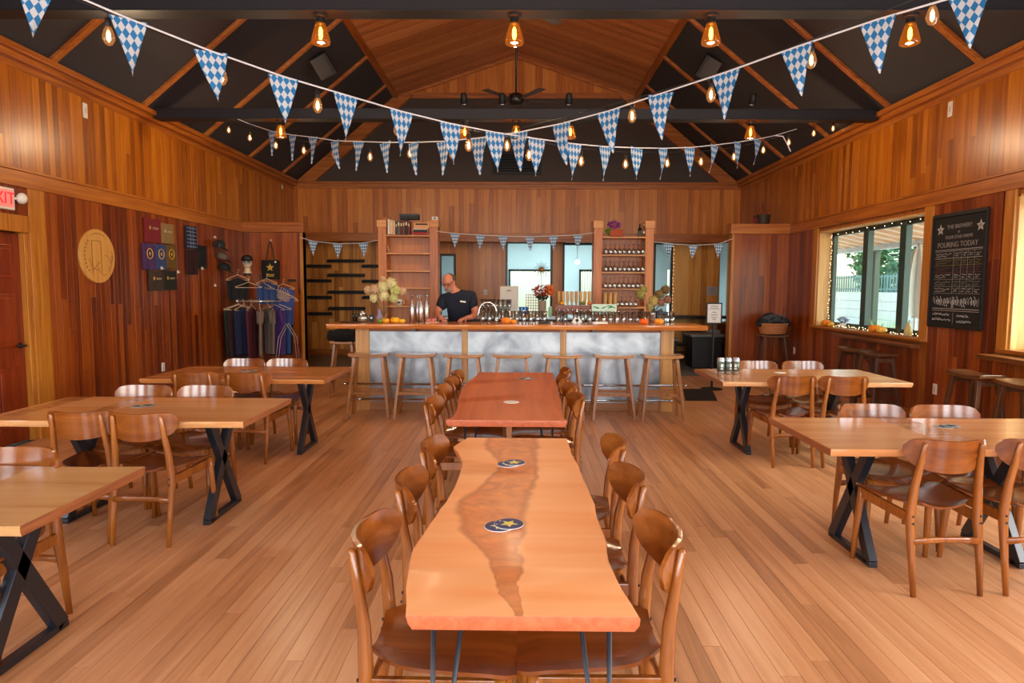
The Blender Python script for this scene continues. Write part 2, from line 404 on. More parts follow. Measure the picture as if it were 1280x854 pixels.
def right_window(name, y0, y1, mull, label_pref):
    # jambs, head and sill boards of the deep opening
    r = struct(name, MB().bb((XR, y1 - .02, WZ0), (XR + .27, y1, WZ1)).bb((XR, y0, WZ0), (XR + .27, y0 + .02, WZ1)).bb((XR, y0, WZ1 - .02), (XR + .27, y1, WZ1)), PALEZ)
    obj('sill', MB().bb((XR - .06, y0 - .1, WZ0 - .035), (XR + .27, y1 + .1, WZ0)), TRIMY, r, bevel=.005)
    cs = MB().bb((XR - .03, y0 - .16, WZ0 - .035), (XR + .001, y0, ZM - .03)).bb((XR - .03, y1, WZ0 - .035), (XR + .001, y1 + .13, ZM - .03))
    obj('casing', cs, TRIMZ, r, bevel=.004)
    fr = MB(); X0, X1 = XR + .19, XR + .25
    fr.bb((X0, y0 + .02, WZ0), (X1, y1 - .02, WZ0 + .06)).bb((X0, y0 + .02, WZ1 - .08), (X1, y1 - .02, WZ1 - .02))
    fr.bb((X0, y0 + .02, WZ0), (X1, y0 + .09, WZ1)).bb((X0, y1 - .09, WZ0), (X1, y1 - .02, WZ1))
    for m_ in mull: fr.bb((X0 - .02, m_ - .065, WZ0), (X1, m_ + .065, WZ1 - .02))
    obj('frame', fr, DKGRN, r, bevel=.004)
    ys = [y0 + .05] + list(mull) + [y1 - .05]
    for a, b in zip(ys[:-1], ys[1:]): obj('pane', MB().bb((X0 + .025, a, WZ0 + .04), (X0 + .031, b, WZ1 - .05)), GLASS, r)
    return r
right_window('window_1', WY0, WY1, (8.28, 9.16), '')
right_window('window_2', W2Y0, W2Y1, (4.0, 5.1), '')
struct('trim_13', MB().bb((4.48, 7.42, .86), (XR - .06, 9.3, .905)), wood('dark ledge', (60, 28, 10), (104, 56, 22), (140, 84, 40), 'y', .35), bevel=.006)
struct('trim_14', MB().bb((4.42, 4.3, .87), (XR - .06, W2Y1 + .1, .915)), MATS['dark ledge'], bevel=.006)

# ---- front wall (behind the camera) with three windows
fw = MB().bb((XL - .2, -3.2, 0), (XR + .28, -3, .95)).bb((XL - .2, -3.2, 2.95), (XR + .28, -3, 3.75))
for a, b in ((XL - .2, -4.1), (-2.1, -1.0), (1.0, 2.1), (4.1, XR + .28)): fw.bb((a, -3.2, .95), (b, -3, 2.95))
struct('wall_front', fw, PLAIN)
struct('wall_front', MB().add([(XL - .2, -3.1, 3.75), (XR + .28, -3.1, 3.75), (RX + EH, -3.1, ZE), (RX, -3.1, ZR), (RX - EH, -3.1, ZE)], [(0, 1, 2, 3, 4)]), PLAIN)
# ---- upper back wall
ub = struct('wall_back', MB().bb((XL, YB, 2.50), (XR, YB + .12, 3.75)), PLAIN)
wall_boards(ub, PB, XL + .02, XR - .02, 2.68, ZT, BACKW, w=.1, joint=.18)
struct('trim_5', MB().bb((XL, YB - .05, 3.60), (XR, YB, 3.70)).bb((XL, YB - .09, 3.69), (XR, YB, 3.74)), TRIMX, bevel=.005)
struct('trim_6', MB().bb((XL, YB - .03, 2.50), (XR, YB, 2.68)), TRIMX, bevel=.004)
CHAR = mat('charcoal painted ceiling', (50, 49, 53), .72, bscale=3, var=.12)
g = MB().add([(XL, YB, 3.74), (XR, YB, 3.74), (RX + EH, YB, ZE), (RX - EH, YB, ZE), (XL, YB + .1, 3.74), (XR, YB + .1, 3.74), (RX + EH, YB + .1, ZE), (RX - EH, YB + .1, ZE)],
             [(0, 1, 2, 3), (7, 6, 5, 4), (3, 2, 6, 7)])
gb = struct('wall_back', g, mat('dark brown painted gable', (62, 50, 42), .65, bscale=3))
gt = struct('wall_back', MB().add([(RX - EH, YB, ZE), (RX + EH, YB, ZE), (RX, YB, ZR)], [(0, 1, 2)]), PLAIN)
def gabl(a, b):
    f = lambda x_: ZE + (ZR - ZE) * (1 - abs(x_ - RX) / EH)
    return (max(f(a), ZE + .07), max(f(b), ZE + .07))
wall_boards(gt, PB, RX - EH + .22, RX + EH - .22, ZE + .06, 0, BACKW, joint=.1, fn=gabl, t=.015, w=.13)
struct('trim_7', MB().bb((RX - EH - .02, YB - .05, ZE - .05), (RX + EH + .02, YB, ZE + .06)), TRIMX, bevel=.004)
def slab_between(p, q, w, d, up):  # sloped board whose face is in the XZ plane
    return MB().bar(p, q, d, w, up)
r8 = MB()
for s in (-1, 1):
    r8.bar((RX + s * EH, YB - .04, ZE + .0), (RX, YB - .04, ZR - .02), .06, .12, (0, 0, 1))
struct('trim_8', r8, TRIMX)
rk = MB()
for s, xw in ((-1, XL), (1, XR)):
    x0 = xw - s * .12; dx = (RX + s * EH) - x0; dz = ZE - 3.74; L_ = math.hypot(dx, dz)
    n_ = V(-dz / L_ * (1 if s > 0 else -1), 0, dx / L_ * (1 if s > 0 else -1))
    if n_.z > 0: n_ = -n_
    w_ = .30; P0 = V(x0, 0, 3.74); P1 = V(RX + s * EH, 0, ZE); bot = V(x0 - s * w_ / abs(n_.x) * .82, 0, 3.74); e1 = P1 + V(-s * .36, 0, 0)
    for yy in (1,):
        q = [P0, bot, e1, P1]; vs = [V(p.x, YB - .10, p.z) for p in q] + [V(p.x, YB, p.z) for p in q]
        rk.add(vs, [(0, 1, 2, 3), (3, 2, 1, 0), (7, 6, 5, 4), (1, 5, 6, 2), (2, 6, 5, 1)])
struct('trim_9', rk, TRIMX)
vent = thing('wall_vent', 'black rectangular vent opening high on the dark back gable wall', 'vent', (-.06, YB - .02, 3.9))
obj('frame', MB().bb((-.52, -.02, 0), (.52, .02, .05)).bb((-.52, -.02, .42), (.52, .02, .47)).bb((-.52, -.02, .05), (-.47, .02, .42)).bb((.47, -.02, .05), (.52, .02, .42)), BLK, vent)
mb = MB()
for k in range(8): mb.box((0, 0, .08 + k * .045), (.94, .03, .006), (.6, 0, 0))
obj('louvre', mb, BLK, vent); obj('backing', MB().bb((-.47, .012, .05), (.47, .018, .42)), BLK, vent)
# ---- ceiling: steep dark slopes with battens, and the raised boarded centre
ce = struct('ceiling', MB().bb((XL - .2, -3.2, 3.80), (XL - .1, YB, 3.9)), CHAR)
BY = [-1.15, .4, 1.95, 3.5, 5.05, 6.62, 8.2, 9.78, 11.38, 12.95]
def slope_pt(s, t, y, off=0.):
    xw = XL + .02 if s < 0 else XR - .02; x1 = RX + s * EH
    dx, dz = x1 - xw, ZE - 3.70; L_ = math.hypot(dx, dz); n_ = V(dz, 0, -dx) / L_
    if n_.z > 0: n_ = -n_
    return V(xw + dx * t, y, 3.70 + dz * t) + n_ * off
for s in (-1, 1):
    ys = [-3.0] + BY + [YB]
    for a, b in zip(ys[:-1], ys[1:]):
        mb = MB(); vs = [slope_pt(s, 0, a), slope_pt(s, 1, a), slope_pt(s, 1, b), slope_pt(s, 0, b)]
        vs += [slope_pt(s, 0, a, -.04), slope_pt(s, 1, a, -.04), slope_pt(s, 1, b, -.04), slope_pt(s, 0, b, -.04)]
        mb.add(vs, [(0, 1, 2, 3), (7, 6, 5, 4), (0, 4, 5, 1), (2, 6, 7, 3), (1, 5, 6, 2), (3, 7, 4, 0)])
        obj('panel', mb, CHAR, ce)
    for y in BY:
        mb = MB(); mb.bar(slope_pt(s, 0.02, y, .02), slope_pt(s, .995, y, .02), .075, .04, (0, 0, 1)); obj('batten', mb, TRIMX, ce, bevel=.004)
    mb = MB(); p = slope_pt(s, 1, 0, .0)
    mb.bb((p.x - .05, -3, ZE - .06), (p.x + .05, YB, ZE + .05)); obj('eave_beam', mb, TRIMY, ce, bevel=.004)
for s in (-1, 1):
    e = V(RX + s * EH, 0, ZE); r_ = V(RX, 0, ZR); al = (r_ - e).normalized(); nn = al.cross(V(0, 1, 0))
    if nn.z > 0: nn = -nn
    pl = (e - nn * .0, V(0, 1, 0), al, nn); Ls = (r_ - e).length
    wall_boards(ce, pl, 5.0, YB, 0, Ls, CEILW, w=.14, joint=.25, t=.016, stuff=True)
    vs = [e + V(0, -3, .01), r_ + V(0, -3, .01), r_ + V(0, YB, .01), e + V(0, YB, .01)]
    obj('panel', MB().add(vs, [(0, 1, 2, 3)]), PLAIN, ce)
# roof above so that no sky leaks in
struct('ceiling', MB().add([(XL - .3, -3.2, 3.9), (RX, -3.2, 7.2), (RX, YB + .2, 7.2), (XL - .3, YB + .2, 3.9), (XR + .3, -3.2, 3.9), (XR + .3, YB + .2, 3.9), (RX, -3.2, 7.3), (RX, YB + .2, 7.3)],
       [(0, 1, 2, 3), (4, 5, 2, 1)]), CHAR)
# ---- the two steel tie beams and a third nearer the door, outside the view
for i, (yb, zb) in enumerate(((5.1, 3.63), (8.43, 3.67))):
    bm_ = MB().bb((XL + .13, yb, zb), (XR - .13, yb + .012, zb + .2)) if i == 0 else MB().bb((XL + .13, yb, zb), (XR - .13, yb + .012, zb + .13))
    h = .2 if i == 0 else .13
    bm_ = MB().bb((XL + .14, yb, zb), (XR - .14, yb + .14, zb + h))
    o = struct('trim_%d' % (10 + i), bm_, BEAMM, bevel=.006)
    obj('flange', MB().bb((XL + .14, yb - .012, zb - .008), (XR - .14, yb + .152, zb + .006)), BLK, o, bevel=.002)
# ---- the short screen walls either side of the bar alcove
def screen_wall(name, x0, x1, capn):
    r = struct(name, MB().bb((x0, 11.28, 0), (x1, 11.42, 2.47)), PLAIN)
    pl = (V(0, 11.28, 0), V(1, 0, 0), UZ, V(0, -1, 0))
    wall_boards(r, pl, x0 + (.0 if x0 < 0 else .05), x1 - (.05 if x0 < 0 else 0), .0, 2.47, REDW, w=.11, joint=.5, bias=.24)
    e = x1 if x0 < 0 else x0
    obj('corner_post', MB().bb((min(e, e - (.05 if x0 < 0 else -.05)), 11.25, 0), (max(e, e - (.05 if x0 < 0 else -.05)), 11.43, 2.47)), TRIMZ, r, bevel=.003)
    obj('cap', MB().bb((x0 - (0 if x0 < 0 else .03), 11.22, 2.47), (x1 + (.03 if x0 < 0 else 0), 11.46, 2.64)), TRIMX, r, bevel=.005)
screen_wall('wall_screen_left', XL + .02, -3.745, 0); screen_wall('wall_screen_right', 3.64, XR - .02, 0)
# ---- alcove
WB = [(-.31, .74, 2.56), (.955, 1.69, 2.53), (2.97, 3.40, 2.55), (-1.78, -1.41, 2.28), (4.42, 4.63, 2.6)]  # x0, x1, top
BSILL = .75
al_ = MB(); xs = XL - .1
sp_ = sorted(WB)
for (a, b, zt) in sp_ + [(XR + .1, 0, 0)]:
    al_.bb((xs, YA, 0), (a, YA + .12, 2.75))
    if b: al_.bb((a, YA, 0), (b, YA + .12, BSILL)); al_.bb((a, YA, zt), (b, YA + .12, 2.75)); xs = b
ab = struct('wall_alcove_back', al_, PLAIN)
def alc(a, b, m, l0=.14, l1=2.6, j=.3, bias=0): wall_boards(ab, PA, a, b, l0, l1, m, joint=j, w=.125, bias=bias)
alc(XL + .02, -2.2, RUSTIC, j=.5, bias=-.1); alc(-2.2, -1.78, BACKW); alc(-1.41, -.31, BACKW, bias=.15); alc(.74, .955, BACKW); alc(1.69, 2.97, BACKW)
alc(3.40, 4.42, RUSTIC, bias=.15, j=.1)
for (a, b, zt) in sp_: wall_boards(ab, PA, a, b, zt, 2.6, BACKW, joint=0)
struct('baseboard_back', MB().bb((XL, YA - .035, 0), (-2.2, YA - .005, .14)).bb((3.4, YA - .035, 0), (4.42, YA - .005, .14)), TRIMX, bevel=.003)
struct('ceiling', MB().bb((XL, YB + .12, 2.6), (XR, YA + .1, 2.66)), TRIMX)
for n, (a, b, zt) in enumerate(WB):
    t_ = .05 if n != 4 else .02
    fr = MB().bb((a, YA - .03, BSILL), (a + t_, YA + .06, zt)).bb((b - t_, YA - .03, BSILL), (b, YA + .06, zt)).bb((a + t_, YA - .03, zt - t_), (b - t_, YA + .06, zt)).bb((a + t_, YA - .03, BSILL), (b - t_, YA + .06, BSILL + .05))
    w_ = struct('window_%d' % (n + 3), fr, BLKG if n != 4 else PALEZ, bevel=.003)
    obj('pane', MB().bb((a + t_, YA + .01, BSILL + .05), (b - t_, YA + .016, zt - t_)), GLASS, w_)
# ---- brewhouse room seen through those windows
BLUE = mat('pale blue painted wall', (184, 200, 206), .6, bscale=2)
br = MB().bb((-3.2, 14.65, 0), (-3.1, 18.6, 3.3)).bb((5.6, 14.65, 0), (5.7, 18.6, 3.3))
bx = -3.2
for (a, b) in ((-1.7, -1.45), (-.30, 1.05), (1.70, 2.75), (4.2, 5.0)):
    br.bb((bx, 18.5, 0), (a, 18.6, 3.3)); br.bb((a, 18.5, 0), (b, 18.6, .3)); br.bb((a, 18.5, 2.06), (b, 18.6, 3.3)); bx = b
br.bb((bx, 18.5, 0), (5.7, 18.6, 3.3))
struct('wall_brewhouse', br, BLUE)
struct('ceiling', MB().bb((-3.2, 14.62, 3.3), (5.7, 18.6, 3.4)), mat('pale grey ceiling', (200, 208, 206), .7))
struct('floor', MB().bb((-3.2, 14.62, -.05), (5.7, 18.6, 0)), mat('wet grey brewhouse floor', (130, 132, 128), .3))
for (a, b) in ((-.30, 1.05), (1.70, 2.75)):
    fr = MB().bb((a, 18.46, .3), (a + .05, 18.56, 2.06)).bb((b - .05, 18.46, .3), (b, 18.56, 2.06)).bb((a, 18.46, 2.0), (b, 18.56, 2.06)).bb((a, 18.46, .3), (b, 18.56, .36))
    w_ = struct('window_%d' % (8 if a < 0 else 9), fr, BLKG)
    k = a + .08
    while k < b - .06:
        obj('blind_strip', MB().box((k, 18.44, 1.62), (.05, .004, .76), (0, 0, .5)), WHT, w_); k += .075
lp = thing('ceiling_pipe', 'steel pipe run across the pale brewhouse ceiling seen through the back windows', 'pipe', (0, 17.3, 2.9))
obj('pipe', MB().tube([(-3, 0, 0), (5.4, 0, 0)], .05, 10), STEEL, lp, smooth=True)
for x_ in (-1, 2): obj('hanger', MB().tube([(x_, 0, 0), (x_, 0, .4)], .008, 5), STEEL, lp)
lp = thing('globe_lamp', 'small round lamp glowing behind the second back window', 'lamp', (1.5, 16.9, 2.2))
obj('globe', MB().ball((0, 0, 0), .06, 12), mat('warm globe glass', (255, 225, 170), .4, emit=6, ecol=(255, 220, 160)), lp, smooth=True)
obj('cord', MB().tube([(0, 0, .05), (0, 0, 1.1)], .006, 5), BLK, lp)
# ================================================================ chairs
def make_chair(name='dining_chair'):
    t = thing(name, '-', 'chair')
    def seat(u, v):
        # u across, v back to front; rounded outline
        yy = -.205 + .435 * v; hw = (.188 + .052 * v)
        k = abs(2 * v - 1); hw *= (1 - .16 * k ** 5) if v > .5 else (1 - .42 * k ** 3.2)
        a = (2 * u - 1); x_ = a * hw
        z_ = .437 + .014 * abs(a) ** 2.2 - .012 * (1 - abs(a) ** 2) - .018 * max(0, v - .82) / .18 + .008 * max(0, .2 - v) / .2
        return V(x_, yy, z_)
    obj('seat', MB().plate(seat, 14, 14, .012, UZ), SEATP, t, auto=True)
    def back(u, v):
        a = 2 * u - 1; b = 2 * v - 1; tp = .790 + .014 * a * a; bt = .626 + .045 * abs(a) ** 2.4
        rd = max(.04, 1 - abs(a) ** 7) ** .5; z_ = (tp + bt) / 2 + b * (tp - bt) / 2 * rd
        return V(a * .212, -.262 + .092 * a * a - .12 * (z_ - .71), z_)
    obj('backrest', MB().plate(back, 20, 8, .013), CHAIRP, t, auto=True)
    for s in (-1, 1):
        p = [(s * .172, -.258, 0), (s * .175, -.232, .2), (s * .174, -.208, .36), (s * .172, -.205, .43), (s * .162, -.212, .56), (s * .150, -.232, .68), (s * .145, -.247, .770), (s * .145, -.250, .780)]
        obj('leg', MB().tube(p, [.013, .0175, .022, .023, .020, .016, .0125, .006], 8, flat=1.0, up=(0, 1, 0)), CHAIRW, t, smooth=True)
        p = [(s * .213, .212, 0), (s * .206, .198, .2), (s * .198, .185, .36), (s * .196, .182, .425)]
        obj('leg', MB().tube(p, [.0125, .017, .020, .019], 8), CHAIRW, t, smooth=True)
        obj('seat_rail', MB().bar((s * .173, -.205, .385), (s * .196, .18, .395), .02, (.05, .055)), CHAIRW, t, bevel=.003)
        for yz in ((-.229, .40), (-.2325, .365)): obj('screw', MB().tube([(s * .174, yz[0], yz[1]), (s * .174, yz[0] - .0035, yz[1])], .0055, 8), BLK, t)
    obj('seat_rail', MB().bar((-.19, .182, .395), (.19, .182, .395), .02, .05), CHAIRW, t, bevel=.003)
    obj('stretcher', MB().tube([(-.172, -.232, .272), (-.09, -.232, .279), (0, -.232, .281), (.09, -.232, .279), (.172, -.232, .272)], [.02, .0165, .0155, .0165, .02], 8, flat=.5), CHAIRW, t, smooth=True)
    return t
CH0 = make_chair(); used = [False]
def chair(x, y, rz, label, group):
    if not used[0]:
        used[0] = True; kidmap(CH0); CH0.location = (x, y, 0); CH0.rotation_euler = (0, 0, rz); CH0['label'] = label; CH0['group'] = group; return CH0
    return dup(CH0, (x, y, 0), rz, label, group)
E_, Wd = -PI / 2, PI / 2       # facing +x, facing -x
gL, gR, gC = 'dining chairs at the left hand tables', 'dining chairs at the right hand tables', 'dining chairs down both sides of the centre tables'
chair(-2.61, 3.98, 0.02, 'teak dining chair, left one on the near side of the middle left table', gL)
chair(-2.21, 3.94, -.05, 'teak dining chair seen whole from behind at the middle left table, nearer the aisle', gL)
chair(-2.77, 4.53, PI, 'left chair on the far side of the middle left table, only its back top showing', gL)
chair(-2.32, 4.53, PI - .03, 'chair on the far side of the middle left table, near its black leg', gL)
chair(-2.82, 5.75, .03, 'left chair on the near side of the back left table', gL)
chair(-2.34, 5.74, -.06, 'right chair on the near side of the back left table', gL)
chair(-2.80, 6.36, PI, 'left chair on the far side of the back left table', gL)
chair(-2.37, 6.38, PI, 'right chair on the far side of the back left table, below the clothes rack', gL)
chair(-2.27, 2.64, PI, 'chair tucked behind the cut-off table in the lower left corner', gL)
chair(2.135, 3.41, .05, 'teak dining chair seen whole from behind at the front right table', gR)
chair(2.63, 3.42, -.02, 'chair at the front right table cut by the right picture edge', gR)
chair(2.25, 3.92, PI, 'left chair on the far side of the front right table', gR)
chair(2.69, 3.90, PI - .05, 'right chair on the far side of the front right table', gR)
chair(2.35, 5.74, .03, 'left chair on the near side of the back right table, beside its black leg', gR)
chair(2.80, 5.74, -.04, 'right chair on the near side of the back right table', gR)
chair(2.43, 6.42, PI, 'left chair on the far side of the back right table, behind the three cans', gR)
chair(2.90, 6.43, PI, 'right chair on the far side of the back right table', gR)
for i, (x_, y_, a) in enumerate(((-.230, 1.95, 0), (-.205, 2.50, .04), (-.19, 3.05, -.03))):
    chair(x_, y_, E_ + a, ['nearest chair', 'middle chair', 'farthest chair'][i] + ' on the left side of the front maple table', gC)
for i, (x_, y_, a) in enumerate(((.228, 1.97, 0), (.228, 2.56, .03), (.25, 3.13, -.04))):
    chair(x_, y_, Wd + a, ['nearest chair', 'middle chair', 'farthest chair'][i] + ' on the right side of the front maple table', gC)
od = ['nearest chair', 'second chair from the front', 'third chair from the front', 'farthest chair']
for i, (x_, y_) in enumerate(((-.35, 4.25), (-.35, 4.80), (-.33, 5.24), (-.32, 5.66))):
    chair(x_, y_, E_ + .02 * (i - 1), od[i] + ' on the left side of the dark red table', gC)
for i, (x_, y_) in enumerate(((.185, 4.45), (.18, 4.95), (.155, 5.45), (.21, 5.92))):
    chair(x_, y_, Wd - .02 * (i - 1), od[i] + ' on the right side of the dark red table', gC)

# ================================================================ tables
def slab_mat(name, base, dark, light_, band=None, bandcol=None, axis='x', rough=.25, coat=.4, streak=None):
    m = wood(name, dark, base, light_, axis, rough, fine=9., bump=.03, coat=coat)
    if band:
        nt = m.node_tree; N = nt.nodes.new; L = nt.links.new; b = nt.nodes['Principled BSDF']; src = b.inputs['Base Color'].links[0].from_socket
        tc = N('ShaderNodeTexCoord'); sp = N('ShaderNodeSeparateXYZ'); L(tc.outputs['Object'], sp.inputs[0])
        cv = N('ShaderNodeFloatCurve'); mr = N('ShaderNodeMapRange'); L(sp.outputs[1], mr.inputs[0]); mr.inputs[1].default_value = band[0][0]; mr.inputs[2].default_value = band[-1][0]
        def curve(vals, lo, hi):
            c = N('ShaderNodeFloatCurve'); L(mr.outputs[0], c.inputs[1]); cm = c.mapping.curves[0]
            ys_ = [p[0] for p in band]; pts = [((y_ - ys_[0]) / (ys_[-1] - ys_[0]), (v_ - lo) / (hi - lo)) for y_, v_ in zip(ys_, vals)]
            cm.points[0].location = pts[0]; cm.points[1].location = pts[-1]
            for p in pts[1:-1]: cm.points.new(*p)
            c.mapping.update(); o_ = N('ShaderNodeMapRange'); L(c.outputs[0], o_.inputs[0]); o_.inputs[3].default_value = lo; o_.inputs[4].default_value = hi
            return o_.outputs[0]
        ctr = curve([p[1] for p in band], -.4, .4); wid = curve([p[2] for p in band], 0, .4)
        nz = N('ShaderNodeTexNoise'); nz.inputs['Scale'].default_value = 5; nz.inputs['Detail'].default_value = 6; L(tc.outputs['Object'], nz.inputs[0])
        def M(op, a, b_=None, c=None):
            n = N('ShaderNodeMath'); n.operation = op
            for i, v_ in enumerate((a, b_, c)):
                if v_ is None: continue
                if isinstance(v_, (int, float)): n.inputs[i].default_value = v_
                else: L(v_, n.inputs[i])
            return n.outputs[0]
        xn = M('MULTIPLY_ADD', nz.outputs['Fac'], .10, -.05); dx = M('ABSOLUTE', M('SUBTRACT', M('ADD', sp.outputs[0], xn), ctr))
        f = N('ShaderNodeMapRange'); f.interpolation_type = 'SMOOTHSTEP'; L(M('DIVIDE', dx, wid), f.inputs[0]); f.inputs[1].default_value = 1.12; f.inputs[2].default_value = .86
        r2 = N('ShaderNodeValToRGB'); r2.color_ramp.elements[0].color = lin(bandcol[0]); r2.color_ramp.elements[1].color = lin(bandcol[1])
        r2.color_ramp.elements[0].position = .25; r2.color_ramp.elements[1].position = .7
        n2 = N('ShaderNodeTexNoise'); n2.inputs['Scale'].default_value = 7; n2.inputs['Detail'].default_value = 8; n2.inputs['Distortion'].default_value = 2.5; L(tc.outputs['Object'], n2.inputs[0]); L(n2.outputs['Fac'], r2.inputs[0])
        ff = M('MULTIPLY', f.outputs[0], .72)
        mx = N('ShaderNodeMix'); mx.data_type = 'RGBA'; L(ff, mx.inputs[0]); L(src, mx.inputs[6]); L(r2.outputs[0], mx.inputs[7])
        eg = N('ShaderNodeMapRange'); eg.interpolation_type = 'SMOOTHSTEP'; L(M('ABSOLUTE', M('SUBTRACT', M('DIVIDE', dx, wid), 1.0)), eg.inputs[0]); eg.inputs[1].default_value = .22; eg.inputs[2].default_value = .0
        m2 = N('ShaderNodeMix'); m2.data_type = 'RGBA'; L(M('MULTIPLY', M('MULTIPLY', eg.outputs[0], n2.outputs['Fac']), .8), m2.inputs[0]); L(mx.outputs[2], m2.inputs[6]); m2.inputs[7].default_value = lin((142, 62, 20)); L(m2.outputs[2], b.inputs['Base Color'])
    return m
ENDG = wood('end grain', (104, 52, 24), (150, 84, 44), (180, 112, 66), 'y', .5, fine=40.)
MEND = wood('reddish end grain', (150, 66, 34), (184, 92, 54), (204, 116, 72), 'y', .45, fine=40.)
EDGE = wood('live edge bark side', (120, 60, 30), (176, 104, 60), (214, 150, 100), 'x', .5, fine=30.)
def slab_top(name, left, right, z1, th, m, parent, endm=None, swap=False):
    """live edge slab: left and right outlines given as (x, y) lists from near to far, resampled smoothly"""
    def samp(pts, n):
        out = []
        for i in range(n + 1):
            t = i / n * (len(pts) - 1); k = min(int(t), len(pts) - 2); f = t - k; f = f * f * (3 - 2 * f) * .5 + f * .5
            out.append((pts[k][0] + (pts[k + 1][0] - pts[k][0]) * f, pts[k][1] + (pts[k + 1][1] - pts[k][1]) * (t - k)))
        return out
    n = 28; Lp, Rp = samp(left, n), samp(right, n); mb = MB()
    rings = []
    for (z_, ins) in ((z1 - th, .014), (z1 - th * .55, .003), (z1 - .004, .0), (z1, .003)):
        ring = []
        for i, p in enumerate(Lp): ring.append((p[0] + ins + random.uniform(-.002, .002), p[1] + (ins * .3 if i == 0 else (-ins * .3 if i == n else 0)), z_))
        for i, p in enumerate(reversed(Rp)): ring.append((p[0] - ins + random.uniform(-.002, .002), p[1] + (ins * .3 if i == n else (-ins * .3 if i == 0 else 0)), z_))
        rings.append(ring)
    K = 2 * (n + 1); vs = [q for r in rings for q in r]; fs = []
    for j in range(3):
        for k in range(K): a = j * K + k; b = j * K + (k + 1) % K; fs.append((b, a, a + K, b + K))
    for i in range(n):
        a, b = i, i + 1; c, d = K - 1 - i, K - 2 - i
        fs.append(tuple(x_ + 3 * K for x_ in (a, c, d, b))); fs.append((a, b, d, c))
    mb.add(vs, fs); 
    if swap: mb.v = [(y_, -x_, z_) for x_, y_, z_ in mb.v]
    o = obj(name, mb, m, parent, auto=True); o.data.materials.append(endm or ENDG)
    for p in o.data.polygons:
        if p.index < 3 * K and p.index % K in (n, K - 1): p.material_index = 1
    return o
MAPLE = slab_mat('front maple slab', (246, 164, 100), (236, 140, 74), (252, 184, 124),
    band=[(-.95, .0, .01), (-.75, -.02, .03), (-.55, -.05, .055), (-.35, -.085, .10), (-.1, -.085, .12), (.1, -.045, .105), (.3, .0, .085), (.55, -.02, .10), (.75, -.035, .12), (.95, -.02, .12)],
    bandcol=((158, 70, 22), (230, 132, 62)), axis='x', rough=.42, coat=.06)
CHERRY = slab_mat('dark cherry slab', (198, 98, 44), (160, 68, 24), (220, 128, 68), axis='y', rough=.5, coat=.0)
TT = {}
def table_mat(k):
    if k not in TT:
        c = [((206, 142, 84), (176, 106, 54), (226, 172, 118)), ((190, 118, 60), (150, 80, 34), (214, 150, 92)), ((196, 150, 96), (160, 108, 60), (214, 176, 126)), ((202, 136, 84), (166, 98, 52), (224, 168, 120)), ((206, 146, 96), (172, 108, 62), (226, 178, 130))][k]
        TT[k] = slab_mat('side table slab %d' % k, c[0], c[1], c[2], axis='x', coat=.3)
    return TT[k]
# front maple table
FT = thing('dining_table', 'nearest table, orange live edge maple slab with dark curving figure on hairpin legs', 'table', (0, 2.46, 0))
l_ = [(-.271, 1.512), (-.30, 1.70), (-.322, 1.90), (-.305, 2.06), (-.287, 2.22), (-.262, 2.42), (-.252, 2.62), (-.25, 2.87), (-.285, 3.05), (-.328, 3.19), (-.30, 3.30), (-.272, 3.39)]
r_p = [(.298, 1.512), (.272, 1.71), (.268, 1.85), (.28, 2.02), (.276, 2.22), (.284, 2.40), (.278, 2.54), (.272, 2.72), (.269, 2.88), (.258, 3.05), (.260, 3.21), (.259, 3.39)]
slab_top('tabletop', [(x_, y_ - 2.46) for x_, y_ in l_], [(x_, y_ - 2.46) for x_, y_ in r_p], .735, .038, MAPLE, FT, MEND)
def hairpin(parent, x_, y_, sx, sy, rods=2):
    for k in range(2):
        tx, ty = (x_ + sx * .0, y_) if k == 0 else (x_ + (-sx) * .075, y_ + sy * .02)
        obj('leg', MB().tube([(tx, ty, .70), (x_ + sx * .012, y_ - sy * .012, .012), (x_ + sx * .012, y_ - sy * .012, .0)], .0065, 8), BLACKM, parent, smooth=True)
    obj('bracket', MB().bb((x_ - .06, y_ - .05, .69), (x_ + .06, y_ + .05, .697)), BLACKM, parent)
hairpin(FT, -.215, -.86, -1, 1); hairpin(FT, .235, -.86, 1, 1); hairpin(FT, -.20, .80, -1, -1); hairpin(FT, .20, .80, 1, -1)
CT = thing('dining_table', 'dark red live edge table behind the front maple one, on hairpin legs', 'table', (-.06, 4.96, 0))
l_ = [(-.436, 3.845), (-.41, 3.95), (-.40, 4.10), (-.415, 4.35), (-.436, 4.60), (-.44, 4.90), (-.45, 5.20), (-.42, 5.55), (-.385, 5.85), (-.375, 6.07)]
r_p = [(.294, 3.845), (.275, 4.0), (.29, 4.30), (.305, 4.60), (.30, 4.90), (.315, 5.2), (.32, 5.5), (.315, 5.8), (.32, 5.95), (.318, 6.07)]
slab_top('tabletop', [(x_ + .06, y_ - 4.96) for x_, y_ in l_], [(x_ + .06, y_ - 4.96) for x_, y_ in r_p], .735, .04, CHERRY, CT, MEND)
for a, b in ((-.27, -1.0), (.27, -1.0), (-.28, .98), (.28, .98)): hairpin(CT, a, b, 1 if a > 0 else -1, -1 if b > 0 else 1)
